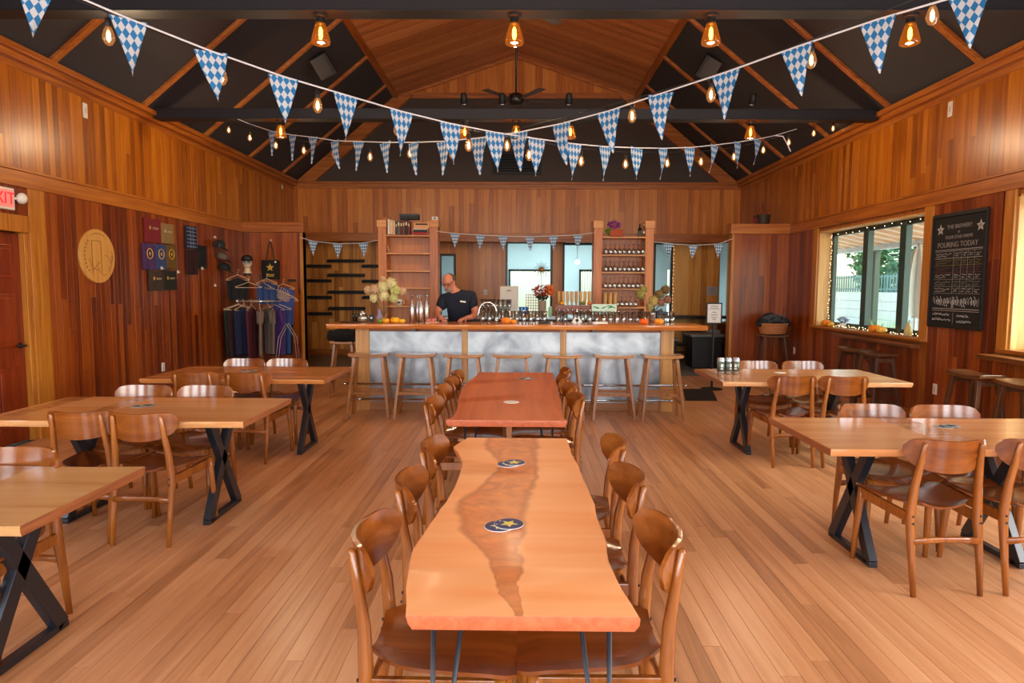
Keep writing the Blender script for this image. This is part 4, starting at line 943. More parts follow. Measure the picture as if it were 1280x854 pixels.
obj('bag', MB().plate(lambda u, v: V((u - .5) * .30, -.008 * math.sin(u * PI), v * .33), 8, 6, .03, V(0, 1, 0)), mat('black canvas', (22, 22, 20), .9, bump=.3, bscale=200), tb, auto=True)
obj('star_print', MB().prism(star(.07), 0, .002), GOLD, tb, loc=(0, -.026, .20), rot=(PI / 2, 0, 0)); obj('text_print', MB().bb((-.07, -.027, .07), (.07, -.025, .085)).bb((-.06, -.027, .045), (.06, -.025, .06)), GOLD, tb)
obj('strap', MB().tube([(-.07, 0, .33), (-.02, 0, .60), (0, 0, .655), (.02, 0, .60), (.07, 0, .33)], .009, 6), BLK, tb)
obj('tag', MB().bb((.08, -.03, .28), (.11, -.027, .31)), WHT, tb)
wall_hook(-4.29, 11.245, 2.33, 'y', 'white hook holding the tote bag on the left screen wall')
bk_ = thing('door_pull', 'black horizontal bar pull on the left screen wall', 'pull', (-3.93, 11.23, 1.64))
obj('bar', MB().bb((-.07, -.03, -.015), (.07, -.01, .022)), BLK, bk_, bevel=.004); obj('mount', MB().bb((-.055, -.012, -.01), (.055, .022, .015)), STEEL, bk_)
# ---- black ledges on the alcove wall
sy = YA - .02; k_ = 14.46 / 13.72
nmr = ['left', 'middle', 'right']
g_ = 'slim black shelves on the alcove wall'
rows = {0: [1.965, 1.655, 1.305, .96], 1: [2.075, 1.775, 1.42, 1.075], 2: [1.97, 1.65, 1.31, .97]}
px_ = {0: (-4.58, -3.97), 1: (-4.04, -3.26), 2: (-3.31, -2.97)}; rn = ['top', 'second', 'third', 'lowest']
for c_ in range(3):
    for r_ in range(4):
        if c_ == 2 and r_ == 3: continue
        a, b = px_[c_]; a *= k_; b *= k_; a = max(a, XL + .03); zc = 1.53 + (rows[c_][r_] - 1.53) * k_
        t = thing('wall_shelf', '%s slim black shelf of the %s column left of the bar shelves' % (rn[r_], nmr[c_]), 'shelf', ((a + b) / 2, sy - .055, zc), 0, g_)
        obj('ledge', MB().bb((-(b - a) / 2, -.06, -.03), ((b - a) / 2, .05, -.012)).bb((-(b - a) / 2, -.06, -.012), ((b - a) / 2, -.05, .022)), BLK, t, bevel=.002)
        obj('back_rail', MB().bb((-(b - a) / 2, .035, -.012), ((b - a) / 2, .05, .04)), BLK, t)

# ================================================================ shelf units behind the bar
SHW = wood('shelf unit wood', (128, 62, 16), (182, 100, 34), (208, 136, 62), 'z', .36); SHX = wood('shelf board wood', (138, 78, 28), (198, 130, 62), (224, 162, 94), 'x', .36)
def shelf_unit(name, x0, x1, zs, label, zlow):
    t = thing(name, label, 'shelf unit', ((x0 + x1) / 2, 11.1, 0)); h = (x1 - x0) / 2
    for s in (-1, 1):
        obj('side_panel', MB().bb((s * h, -.09, 0), (s * (h - .14), .22, 2.55)), SHW, t, bevel=.003)
        obj('cap', MB().bb((s * h + s * .015, -.11, 2.54), (s * (h - .15), .24, 2.66)), SHX, t, bevel=.004)
    for z_ in zs: obj('shelf', MB().bb((-h + .14, -.09, z_ - .028), (h - .14, .22, z_)), SHX, t, bevel=.002)
    obj('back_board', MB().bb((-h + .14, .22, 0), (h - .14, .235, zs[0])), BACKW if False else SHW, t)
    return t
ZL = [2.415, 2.115, 1.82, 1.53, 1.22]; ZRs = [2.40, 2.10, 1.81, 1.53, 1.22]
shelf_unit('shelf_unit', -2.387, -1.377, ZL, 'left wooden shelf unit with books on top, behind the hydrangeas', 0)
shelf_unit('shelf_unit', 1.254, 2.257, ZRs, 'right wooden shelf unit filled with rows of wine glasses', 0)
bx = -2.21; zb_ = ZL[0]
bl = [('white', (222, 214, 200), .035, .25), ('cream', (214, 180, 150), .05, .24), ('peach', (220, 170, 130), .035, .23), ('dark grey', (50, 48, 50), .03, .21), ('grey striped', (90, 86, 84), .045, .24), ('maroon', (88, 22, 22), .04, .23), ('brown', (96, 60, 40), .035, .235), ('black', (28, 26, 28), .045, .25), ('dark red', (120, 24, 26), .035, .22)]
gb_ = 'books standing on top of the left shelf unit'
for nm_, c, w_, h_ in bl:
    t = thing('book', '%s book standing in the row on top of the left shelf unit' % nm_, 'book', (bx + w_ / 2, 11.03, zb_), 0, gb_)
    obj('cover', MB().bb((-w_ / 2, -.075, 0), (w_ / 2, .09, h_)), mat('book %s' % nm_, c, .6), t, bevel=.003); obj('pages', MB().bb((-w_ / 2 + .004, -.07, .004), (w_ / 2 - .004, .091, h_ + .001)), mat('paper', (226, 216, 196), .8), t)
    obj('spine_label', MB().bb((-w_ / 2 + .008, -.0765, h_ * .6), (w_ / 2 - .008, -.075, h_ * .82)), mat('spine label', (214, 200, 160), .7), t); bx += w_ + .003
for nm_, c, z_, h_ in (('red', (170, 26, 26), 0, .035), ('black', (26, 26, 30), .035, .045), ('white', (200, 190, 180), .08, .018)):
    t = thing('book', '%s book lying flat in the pile at the right of the book row' % nm_, 'book', (-1.66, 11.03, zb_ + z_), 0, 'books lying flat on the left shelf unit')
    obj('cover', MB().bb((-.12, -.08, 0), (.12, .08, h_)), mat('flat book %s' % nm_, c, .6), t, bevel=.003); obj('pages', MB().bb((-.118, -.078, .005), (.121, .0805, h_ - .005)), MATS['paper'], t)
t = thing('wooden_crate', 'small wooden box on the flat books on top of the left shelf unit', 'box', (-1.64, 11.03, zb_ + .098)); obj('box', MB().bb((-.13, -.08, 0), (.13, .08, .10)), SHX, t, bevel=.003)
obj('slot', MB().bb((-.10, -.082, .06), (.10, -.079, .085)), BLK, t)
t = thing('black_box', 'flat black box lying across the tops of the books', 'box', (-1.85, 11.03, zb_ + .252)); obj('box', MB().bb((-.16, -.08, 0), (.16, .08, .085)), BLK, t, bevel=.004); obj('lid', MB().bb((-.163, -.083, .06), (.163, .083, .09)), BLKG, t)
t = thing('motion_sensor', 'small white device on the right cap of the left shelf unit', 'sensor', (-1.42, 11.0, 2.66)); obj('body', MB().bb((-.05, -.03, 0), (.05, .03, .055)), WHT, t, bevel=.006); obj('lens', MB().ball((0, -.03, .028), .018, 10), mat('grey lens', (120, 120, 120), .3), t)
t = thing('folded_card', 'small white card leaning on the second shelf of the left unit', 'card', (-2.17, 11.0, ZL[1])); obj('card', MB().bar((-.02, 0, 0), (-.06, 0, .12), .003, .08, (0, 1, 0)), WHT, t)
t = thing('white_mug', 'white mug with a dark mark on the lower shelf behind the hydrangeas', 'mug', (-2.04, 11.03, ZL[4])); obj('cup', MB().lathe([(.045, 0), (.047, .11), (.043, .11), (.04, .01), (0, .01)], 16), WHT, t, smooth=True)
obj('mark', MB().bb((-.02, -.05, .04), (.02, -.046, .07)), BLK, t); obj('handle', MB().tube([(.045, 0, .09), (.08, 0, .08), (.08, 0, .04), (.045, 0, .025)], .007, 8), WHT, t, smooth=True)
# wine glasses
CUPW = clear('wine glass', (244, 246, 248), .34, .25)
def make_glass(loc):
    t = thing('wine_glass', '-', 'glass', loc)
    obj('bowl', MB().lathe([(.027, .0), (.030, .0), (.036, .02), (.038, .055), (.024, .092), (.004, .102), (0, .098), (.022, .088), (.035, .055), (.033, .02)], 12), CUPW, t, smooth=True)
    obj('stem', MB().lathe([(.004, .100), (.004, .165), (.03, .173), (.033, .176), (0, .177)], 12), CUPW, t, smooth=True); return t
ORD = ['first', 'second', 'third', 'fourth', 'fifth', 'sixth', 'seventh', 'eighth', 'ninth', 'tenth', 'eleventh', 'twelfth', 'thirteenth', 'fourteenth', 'fifteenth', 'sixteenth', 'seventeenth', 'eighteenth', 'nineteenth', 'twentieth', 'twenty first', 'twenty second', 'twenty third', 'twenty fourth', 'twenty fifth', 'twenty sixth', 'twenty seventh', 'twenty eighth', 'twenty ninth', 'thirtieth']
WG = make_glass((0, 0, 0)); kidmap(WG); first = True
for r_ in range(3):
    for i in range(9):
        p = (1.45 + i * .0775, 10.98 if r_ != 1 else 10.97, ZRs[r_ + 1]); lb = '%s upturned wine glass from the left in the %s row of the right shelf unit' % (ORD[i], ['top', 'middle', 'bottom'][r_]); gg = 'wine glasses in the %s row of the right shelf unit' % ['top', 'middle', 'bottom'][r_]
        if first: WG.location = p; WG['label'] = lb; WG['group'] = gg; first = False
        else: dup(WG, p, 0, lb, gg)
        if r_ < 2: dup(WG, (p[0] + .02, 11.13, p[2]), 0, '%s wine glass from the left in the back rank on the %s glass shelf' % (ORD[i], ['upper', 'middle'][r_]), 'back rank wine glasses on the %s shelf' % ['upper', 'middle'][r_])
for i in range(5): dup(WG, (1.66 + i * .075, 11.0, ZRs[4]), 0, '%s wine glass right of the wooden grinders on the lowest shelf' % ORD[i], 'wine glasses beside the wooden grinders')
for i in range(3):
    t = thing('wooden_grinder', '%s tall wooden cylinder on the lowest shelf of the right unit' % ['leftmost', 'middle', 'rightmost'][i], 'grinder', (1.45 + i * .085, 10.97, ZRs[4]), 0, 'wooden cylinders on the right unit')
    obj('body', MB().lathe([(.032, 0), (.032, .18), (.028, .19), (.032, .20), (.032, .235), (0, .238)], 14), PALEZ, t, auto=True)
t = thing('potted_flowers', 'purple and green plant in a terracotta box on top of the right shelf unit', 'plant', (1.57, 11.02, ZRs[0]))
obj('pot', MB().bb((-.06, -.06, 0), (.16, .06, .11)), mat('terracotta', (168, 74, 44), .8), t, bevel=.008)
def leaf_cluster(n, c, r, size, sq=(1, 1, 1), six=False):
    mb = MB()
    for _ in range(n):
        d = V(random.gauss(0, 1), random.gauss(0, 1), random.gauss(0, 1)).normalized() * random.uniform(.55, 1) * r
        p = V(c[0] + d.x * sq[0], c[1] + d.y * sq[1], c[2] + d.z * sq[2]); a = V(random.gauss(0, 1), random.gauss(0, 1), random.gauss(0, 1)).normalized(); b_ = a.orthogonal().normalized(); s_ = size * random.uniform(.7, 1.3)
        n_ = a.cross(b_); mb.add([p - a * s_, p + b_ * s_ * .5 + n_ * s_ * .15, p + a * s_, p - b_ * s_ * .5 + n_ * s_ * .15], [(0, 1, 2, 3)])
    return mb
obj('blossom', leaf_cluster(160, (.02, 0, .19), .11, .022, (1.2, .7, .7)), mat('purple petals', (140, 44, 140), .7), t); obj('foliage', leaf_cluster(90, (-.06, 0, .08), .08, .025, (1, .8, .8)), mat('fresh green leaves', (96, 150, 40), .7), t)
t = thing('dark_bottle', 'dark bottle on top of the right shelf unit', 'bottle', (2.02, 11.02, ZRs[0])); obj('glass', MB().lathe([(.03, 0), (.032, .01), (.032, .12), (.012, .16), (.012, .20), (0, .20)], 14), mat('dark bottle glass', (20, 26, 20), .15), t, smooth=True); obj('cap', MB().lathe([(.0135, .195), (.0135, .215), (0, .215)], 12), BLK, t); obj('label_band', MB().lathe([(.0325, .03), (.0325, .09)], 14), mat('green label', (60, 80, 60), .6), t)
t = thing('clear_bottle', 'small clear bottle beside the dark one on top of the right shelf unit', 'bottle', (2.09, 11.03, ZRs[0])); obj('glass', MB().lathe([(.022, 0), (.024, .10), (.009, .13), (.009, .19), (0, .19)], 12), CUPW, t, smooth=True); obj('cap', MB().lathe([(.011, .185), (.011, .20), (0, .20)], 10), STEEL, t)
# ---- back counter and what stands on it
bc = thing('back_counter', 'black back counter with steel top behind the bar', 'counter', (.05, 10.62, 0))
obj('cabinet', MB().bb((-1.38, -.25, 0), (1.18, .25, 1.03)), mat('black cabinet', (28, 32, 34), .4, var=.3, bscale=8), bc); obj('top', MB().bb((-1.40, -.27, 1.03), (1.2, .27, 1.06)), STEEL, bc, bevel=.003)
for i in range(4):
    obj('door', MB().bb((-1.34 + i * .63, -.262, .08), (-.75 + i * .63, -.25, .98)), BLKG, bc, bevel=.003); obj('handle', MB().tube([(-.79 + i * .63, -.275, .7), (-.79 + i * .63, -.275, .9)], .006, 6), STEEL, bc)
zc = 1.06
t = thing('water_dispenser', 'pale grey box shaped dispenser on the back counter beside the barman', 'dispenser', (-.165, 10.6, zc), 0)
obj('body', MB().bb((-.15, -.13, 0), (.15, .13, .50)), mat('pale grey casing', (196, 190, 182), .4), t, bevel=.015); obj('badge', MB().lathe([(.03, 0), (.03, .002)], 16), mat('blue badge', (60, 100, 160), .4), t, loc=(0, -.131, .24), rot=(PI / 2, 0, 0)); obj('nameplate', MB().bb((-.035, -.133, .42), (.035, -.13, .435)), mat('red brown plate', (140, 70, 60), .5), t)
for i in range(3):
    t = thing('blue_cup', '%s blue cylinder in the trio on the back counter' % ['left', 'middle', 'right'][i], 'cup', (.02 + i * .052, 10.5, zc), 0, 'blue cups on the back counter'); obj('cup', MB().lathe([(.02, 0), (.022, .01), (.024, .155), (.02, .155), (.018, .01)], 14), mat('blue plastic', (34, 96, 176), .4), t, smooth=True); obj('lid', MB().lathe([(.025, .15), (.025, .165), (0, .165)], 14), MATS['blue plastic'], t)
t = thing('lattice_rack', 'gold and white lattice rack behind the flower vase', 'rack', (.215, 10.66, zc)); mb = MB()
for i in range(6):
    mb = MB().bb((-.10 + i * .04 - .005, -.01, 0), (-.10 + i * .04 + .005, .01, .37)); obj('upright', mb, mat('gold lattice', (196, 150, 84), .4), t)
for i in range(9): obj('crossbar', MB().bb((-.105, -.012, i * .044), (.105, .012, i * .044 + .009)), MATS['gold lattice'], t)
for i in range(8):
    t = thing('orange_slice', '%s orange fruit from the left in the row on the back counter' % ORD[i], 'fruit', (.05 + i * .034, 10.42, zc), random.random(), 'orange fruit in a row on the back counter'); obj('fruit', MB().ball((0, 0, .022), .022, 10, (1, 1, .9), .04), mat('orange fruit', (236, 140, 30), .5), t, smooth=True)
t = thing('flower_vase', 'grey cylinder vase of red and orange flowers on the back counter', 'vase', (.375, 10.45, zc)); obj('vase', MB().lathe([(.055, 0), (.06, .01), (.062, .27), (.055, .27), (.05, .02), (0, .02)], 20), mat('grey ribbed ceramic', (150, 140, 126), .6, bump=.5, bscale=20), t, smooth=True)
obj('red_flowers', leaf_cluster(230, (-.02, 0, .42), .14, .024, (1.1, .8, .75)), mat('rust red petals', (166, 44, 26), .7), t); obj('orange_flowers', leaf_cluster(160, (.11, 0, .43), .10, .024, (.9, .8, 1)), mat('orange petals', (226, 110, 30), .7), t); obj('foliage', leaf_cluster(110, (0, 0, .32), .09, .028, (1.1, .9, .6)), mat('dark foliage', (50, 66, 34), .7), t)
t = thing('starburst_ornament', 'gold starburst ornament on a thin stem before the back window', 'ornament', (.36, 10.6, zc)); cz_ = .77
obj('stem', MB().tube([(0, 0, 0), (0, 0, cz_)], .004, 6), BLKG, t); obj('hub', MB().ball((0, 0, cz_), .035, 12), mat('gold hub', (170, 120, 40), .35, .8), t, smooth=True)
for i in range(20):
    a = i * PI / 10; L_ = .13 if i % 2 else .11; obj('ray', MB().tube([(.03 * math.cos(a), 0, cz_ + .03 * math.sin(a)), (L_ * math.cos(a), 0, cz_ + L_ * math.sin(a))], [.006, .004], 5), mat('dark gold ray', (92, 72, 36), .5, .3), t)
# tap tower: wooden box with pale tap handles
tt = thing('tap_tower', 'red brown wooden beer tap box with pale handles in front of the right shelf unit', 'tap tower', (.87, 10.15, 1.10))
obj('box', MB().bb((-.30, -.09, .02), (.30, .09, .165)), wood('tap box wood', (70, 24, 8), (130, 50, 18), (164, 80, 34), 'x', .3), tt, bevel=.005); obj('box_end', MB().bb((.245, -.094, .02), (.30, .094, .167)), SHX, tt)
for s in (-.24, .24): obj('leg', MB().lathe([(.04, -1.10), (.03, .03)], 12, (s, 0, 0)), STEEL, tt)
for i in range(8):
    x_ = -.25 + i * .068; hd = obj('tap_handle', MB().lathe([(.012, .165), (.016, .20), (.026, .24), (.027, .37), (.022, .38), (0, .38)], 10, (x_, -.0, 0)), PALEZ, tt, auto=True); obj('faucet', MB().tube([(x_, -.09, .12), (x_, -.14, .12), (x_, -.15, .07)], .009, 8), CHROME, hd, smooth=True)
for i, (dx, c) in enumerate(((-.20, (236, 160, 30)), (.12, (110, 120, 40)), (.22, (220, 120, 30)))):
    t = thing('small_gourd', ['yellow gourd at the left end of the tap box', 'green gourd on the tap box', 'orange gourd at the right end of the tap box'][i], 'gourd', (.87 + dx, 10.08, 1.266)); 
    mb = MB()
    for k in range(7): a = k * 2 * PI / 7; mb.ball((.016 * math.cos(a), .016 * math.sin(a), .03), .024, 8, (1, 1, 1.1))
    obj('flesh', mb, mat('gourd %d' % i, c, .5), t, smooth=True); obj('stem', MB().tube([(0, 0, .05), (.004, 0, .075)], [.006, .004], 6), mat('dry stem', (110, 100, 50), .8), t)
t = thing('green_print', 'small glowing green and white abstract print leaning by the tap box', 'picture', (1.31, 10.0, 1.13), 0); obj('panel', MB().box((0, 0, .075), (.38, .012, .165), (-.12, 0, 0)), mat('mint print', (214, 246, 230), .4), t, bevel=.002)
mb = MB()
for k in range(3): mb.tube([(-.17 + i * .034, -.012 + .010 - .02 * (.09 + .02 * math.sin(i * .8 + k) + k * .02 - .075), .07 + .02 * math.sin(i * .8 + k) + k * .02) for i in range(11)], [.003 + .004 * (i % 3) for i in range(11)], 5, flat=.3)
obj('green_wave', mb, mat('green paint', (60, 150, 100), .5), t); obj('stand', MB().bb((-.15, -.03, -.01), (.15, .05, 0)).bb((-.01, .02, -1.13), (.01, .04, 0)), BLK, t)
t = thing('green_glass_jar', 'pale green glass block jar beside the red flower vase', 'jar', (.50, 10.45, 1.06)); obj('jar', MB().bb((-.03, -.03, 0), (.03, .03, .16)), mat('pale green glass', (150, 214, 180), .2), t, bevel=.008); obj('lid', MB().bb((-.025, -.025, .16), (.025, .025, .175)), WHT, t)
# pint glasses in a row along the rear edge of the bar
def make_pint(loc):
    t = thing('pint_glass', '-', 'glass', loc); obj('glass', MB().lathe([(.03, 0), (.031, .004), (.043, .14), (.041, .14), (.029, .01), (0, .008)], 12), CUP, t, smooth=True)
    obj('rim', MB().lathe([(.0435, .138), (.0435, .142), (.041, .142), (.041, .138)], 12), CUP, t, smooth=True); return t
PG = make_pint((0, 0, 0)); kidmap(PG); first = True; zt_ = 1.0955; nth = 0
for i in range(30):
    x_ = -.47 + i * .088 + (.05 if i > 12 else 0)
    if .33 < x_ < .42: continue
    p = (x_, 8.30 + .02 * math.sin(i), zt_); gg = 'clear glasses along the rear edge of the bar'; lb = '%s clear pint glass from the left along the rear edge of the bar' % ORD[nth]; nth += 1
    if x_ > 2.0: break
    if first: PG.location = p; PG['label'] = lb; PG['group'] = gg; first = False
    else: dup(PG, p, 0, lb, gg)
for i in range(7): dup(PG, (-.60 + i * .07, 10.45, 1.06), 0, '%s clear glass from the left, lower layer on the back counter beside the barman' % ORD[i], 'glasses on the back counter beside the barman'); dup(PG, (-.58 + i * .07, 10.45, 1.205), 0, '%s clear glass from the left, upper layer on the back counter beside the barman' % ORD[i], 'upper glasses on the back counter beside the barman')
for i in range(4):
    t = thing('tall_glass_bottle', '%s tall clear bottle from the left in the cluster right of the hydrangeas' % ORD[i], 'bottle', (-1.36 + i * .055 + (i % 2) * .01, 8.22 + (i % 2) * .06, zt_), 0, 'tall clear bottles right of the hydrangeas')
    obj('glass', MB().lathe([(.03, 0), (.034, .01), (.034, .20), (.012, .27), (.012, .32), (0, .32)], 12), CUPW, t, smooth=True); obj('liquid', MB().lathe([(.028, .01), (.031, .012), (.031, .12 + .02 * i), (0, .12 + .02 * i)], 12), mat('amber liquid', (190, 110, 40), .2), t, smooth=True); obj('stopper', MB().lathe([(.015, .32), (.017, .335), (0, .345)], 10), STEEL, t, smooth=True)
t = thing('faucet', 'tall chrome gooseneck faucet at the bar', 'faucet', (-.27, 8.30, zt_)); pts = [(-.02 + 0, 0, 0), (-.02, 0, .14)] + [(-.02 - .11 + .11 * math.cos(a), 0, .14 + .11 * math.sin(a)) for a in [i * PI / 10 for i in range(1, 11)]] + [(-.255, 0, .09), (-.275, 0, .03)]
obj('spout', MB().tube(pts, .011, 10), CHROME, t, smooth=True); obj('base', MB().lathe([(.026, 0), (.022, .03), (.014, .05)], 14, (-.02, 0, 0)), CHROME, t, smooth=True); obj('handle', MB().tube([(-.02, 0, .05), (.04, -.02, .08)], .005, 6), CHROME, t)
def hydrangea(name, loc, blooms, label, vase, stems=(90, 80, 40)):
    t = thing(name, label, 'flowers', loc)
    for (x_, y_, z_, r, c) in blooms:
        z_ += .06
        mb = leaf_cluster(int(220 * (r / .06) ** 1.2), (x_, y_, z_), r, .014); mb.ball((x_, y_, z_), r * .82, 12, jit=.05); obj('bloom', mb, mat('bloom %s' % (c,), c, .8, var=.25, bscale=40), t)
        obj('stem', MB().tube([(0, 0, .06), (x_ * .4, y_ * .4, z_ * .6), (x_, y_, z_)], .004, 5), mat('stem %s' % (stems,), stems, .7), t)
    vase(t); return t
cr, pk, gn = (214, 204, 150), (206, 170, 130), (190, 190, 120)
hydrangea('hydrangea_vase', (-1.70, 8.10, zt_), [(.0, 0, .38, .075, cr), (.09, .03, .42, .08, cr), (.16, 0, .34, .07, gn), (.02, -.04, .27, .065, cr), (-.10, .0, .35, .065, pk), (-.19, .02, .34, .055, pk), (-.11, -.02, .24, .06, cr), (.13, -.02, .24, .06, gn), (.24, .02, .33, .05, pk), (.0, .02, .48, .035, pk)],
          'big bunch of cream hydrangeas in a small vase at the left of the bar', lambda t: obj('vase', MB().lathe([(.025, 0), (.045, .02), (.04, .06), (.018, .12), (.024, .16), (.02, .16), (.014, .12), (.03, .05), (0, .02)], 16, (-.05, 0, 0)), mat('lilac glass', (150, 130, 160), .12), t, smooth=True))
hydrangea('dried_bouquet', (1.63, 8.12, zt_), [(-.12, .0, .30, .07, (140, 132, 66)), (-.08, .02, .36, .05, (150, 140, 70)), (.05, 0, .22, .07, (176, 152, 86)), (.0, -.02, .15, .05, (170, 150, 90)), (.12, .02, .30, .065, (120, 96, 50)), (.20, .02, .36, .06, (112, 84, 46)), (.22, 0, .24, .055, (140, 90, 66)), (.14, -.02, .20, .05, (150, 100, 76))],
          'dried green and brown hydrangea bouquet with a dark ribbon at the right of the bar', lambda t: (obj('vase', MB().lathe([(.035, 0), (.04, .01), (.045, .12), (.05, .14), (.046, .14), (.038, .02), (0, .012)], 16, (.03, 0, 0)), CUPW, t, smooth=True), obj('ribbon', MB().tube([(.06, -.04, .14), (.14, -.05, .17), (.17, -.05, .12), (.09, -.05, .11), (.15, -.06, .0)], [.012, .02, .018, .01, .016], 6, flat=.3).tube([(.07, -.05, .13), (.22, -.05, .13)], .016, 6, flat=.3), mat('dark satin', (44, 48, 58), .3), t, smooth=True)))
def gourd_pair(x_, y_, z_, c, label, s=1., name='bar_pumpkin'):
    t = thing(name, label, 'pumpkin', (x_, y_, z_)); mb = MB()
    for k in range(8): a = k * PI / 4; mb.ball((.028 * s * math.cos(a), .028 * s * math.sin(a), .034 * s), .032 * s, 10, (1, 1, 1.05))
    obj('flesh', mb, mat('pumpkin %s' % (c,), c, .5), t, smooth=True); obj('stem', MB().tube([(0, 0, .06 * s), (.006, 0, .09 * s), (.016, 0, .10 * s)], [.007, .005, .004], 6), mat('green stem', (96, 104, 50), .8), t); return t
gourd_pair(-1.70, 7.93, zt_, (120, 140, 40), 'small green gourd before the hydrangea vase', .75); gourd_pair(-1.63, 7.92, zt_, (232, 160, 30), 'yellow gourd just right of the green one before the hydrangeas', .8)
gourd_pair(-1.52, 7.93, zt_, (246, 168, 20), 'yellow pumpkin on the bar left of the clear bottles', 1.0); gourd_pair(-1.44, 7.95, zt_, (240, 180, 40), 'small yellow pumpkin beside the larger yellow one on the bar', .7)
gourd_pair(-.16, 7.95, zt_, (240, 130, 20), 'orange pumpkin on the bar right of the faucet', 1.05); gourd_pair(-.07, 7.95, zt_, (236, 140, 30), 'smaller orange pumpkin right of its larger twin by the faucet', .7)
gourd_pair(1.53, 7.95, zt_, (240, 96, 20), 'flat deep orange pumpkin left of the dried bouquet', .95); gourd_pair(1.71, 7.93, zt_, (240, 150, 20), 'yellow orange pumpkin in front of the dried bouquet', 1.0)
t = thing('glass_jar', 'squat clear glass jar with pale contents on the left of the bar', 'jar', (-1.97, 8.15, zt_)); obj('jar', MB().lathe([(.06, 0), (.075, .02), (.075, .07), (.05, .10), (.045, .10), (.065, .03), (0, .01)], 16), CUPW, t, smooth=True); obj('contents', MB().lathe([(.055, .01), (.065, .03), (.062, .06), (0, .065)], 14), mat('pale sweets', (200, 186, 150), .8), t, smooth=True); obj('lid', MB().lathe([(.05, .10), (.05, .115), (.012, .12), (.012, .135), (0, .135)], 14), CUPW, t)
for i in range(3):
    t = thing('dark_bottle', '%s dark bottle standing at the left end of the bar' % ['left', 'middle', 'right'][i], 'bottle', (-2.10 + i * .035, 8.20, zt_), 0, 'dark bottles at the left bar end'); obj('glass', MB().lathe([(.015, 0), (.016, .09), (.007, .11), (.007, .14), (0, .14)], 10), MATS['dark bottle glass'], t, smooth=True)
    obj('cap', MB().lathe([(.008, .135), (.008, .15), (0, .15)], 8), BLK, t)
t = thing('black_tray', 'flat black tray at the left end of the bar', 'tray', (-2.06, 8.12, zt_)); obj('tray', MB().lathe([(.14, 0), (.15, .008), (.14, .008), (.13, .004), (0, .004)], 24, sx=1.1, sy=.6), BLKG, t, smooth=True); t.location = (-2.06, 7.98, zt_)
t = thing('framed_card', 'small black framed card beside the glass jar on the bar', 'frame', (-1.855, 8.12, zt_)); obj('frame', MB().box((0, 0, .045), (.06, .01, .09), (-.15, 0, 0)), BLK, t); obj('card', MB().lathe([(.014, 0), (.014, .001)], 12), WHT, t, loc=(0, -.006, .05), rot=(PI / 2 - .15, 0, 0))
t = thing('folded_note', 'tented white card among the glasses on the bar', 'card', (.72, 8.05, zt_)); obj('card', MB().bar((-.04, 0, 0), (0, 0, .06), .06, .002, (0, 1, 0)).bar((.04, 0, 0), (0, 0, .06), .06, .002, (0, 1, 0)), WHT, t)
for i, x_ in enumerate((.30, 1.0, .62)):
    t = thing('white_napkins', ['white napkin stack left of the tap box', 'white napkin stack below the tap box', 'white napkin stack beside the tented card'][i], 'napkins', (x_ - .3 * (i == 2), 8.0, zt_)); obj('stack', MB().bb((-.09, -.05, 0), (.09, .05, .022)), WHT, t, bevel=.003)
t = thing('chopping_block', 'pink cut fruit on a small board by the barman', 'food', (-1.07, 8.06, zt_)); obj('board', MB().bb((-.09, -.05, 0), (.07, .05, .01)), SHX, t)
for i in range(4): obj('fruit_piece', MB().ball((-.06 + i * .028, -.01 + .02 * (i % 2), .03), .022, 8, jit=.1), mat('pink fruit', (214, 120, 110), .4), t, smooth=True)
# ---- right of the bar: sign on a pole, bins, mat, paper
t = thing('sign_stand', 'black pole stand holding a framed white notice right of the bar', 'sign', (2.95, 9.85, 0)); obj('base', MB().lathe([(.16, 0), (.16, .012), (.03, .03), (.02, .03)], 24), BLK, t, auto=True); obj('pole', MB().tube([(0, 0, .02), (0, 0, 1.02)], .018, 10), BLK, t)
obj('frame', MB().bb((-.12, -.02, 1.0), (.12, .0, 1.32)), BLK, t, bevel=.003); obj('notice', MB().bb((-.10, -.022, 1.02), (.10, -.0195, 1.30)), mat('notice paper', (206, 200, 198), .6), t)
GREYP = mat('grey print', (120, 116, 120), .6)
for i, (w_, z_) in enumerate(((.12, 1.26), (.14, 1.225), (.06, 1.17), (.1, 1.13), (.09, 1.09), (.05, 1.06))): obj('printed_line', MB().bb((-w_ / 2, -.0235, z_), (w_ / 2, -.0215, z_ + .012)), GREYP, t)
t = thing('floor_mat', 'black rubber mat on the floor right of the bar', 'mat', (2.58, 9.3, 0)); obj('mat', MB().prism([(-.30, -.5), (.14, -.5), (.36, .5), (-.08, .5)], .0, .012), mat('black rubber', (20, 19, 19), .8), t, bevel=.004)
BIN = mat('dark grey bin plastic', (30, 32, 34), .5)
def bin_(x_, y_, w_, h_, label, bag=True):
    t = thing('waste_bin', label, 'bin', (x_, y_, 0)); obj('body', MB().box((0, 0, h_ / 2), (w_, w_ * .9, h_), taper=1.08), BIN, t, bevel=.02)
    obj('rim', MB().bb((-w_ * .56, -w_ * .5, h_ - .03), (w_ * .56, w_ * .5, h_)), BIN, t, bevel=.008)
    if bag: obj('bag_edge', MB().bb((-w_ * .58, -w_ * .52, h_ - .015), (w_ * .58, w_ * .52, h_ + .04)), mat('grey bin bag', (110, 112, 112), .35, bump=.8, bscale=30), t, bevel=.01)
bin_(3.62, 12.7, .56, .62, 'large black bin under the dark counter right of the bar'); bin_(2.85, 12.9, .46, .52, 'black bin with grey bag partly behind the right bar post')
t = thing('dark_counter', 'dark steel counter along the alcove wall behind the bins', 'counter', (3.55, 14.05, 0)); obj('top', MB().bb((-.75, -.32, .90), (.95, .38, .95)), BLKG, t, bevel=.004)
for x_ in (-.72, .92): obj('leg', MB().bb((x_ - .02, -.3, 0), (x_ + .02, -.26, .9)), BLKG, t)
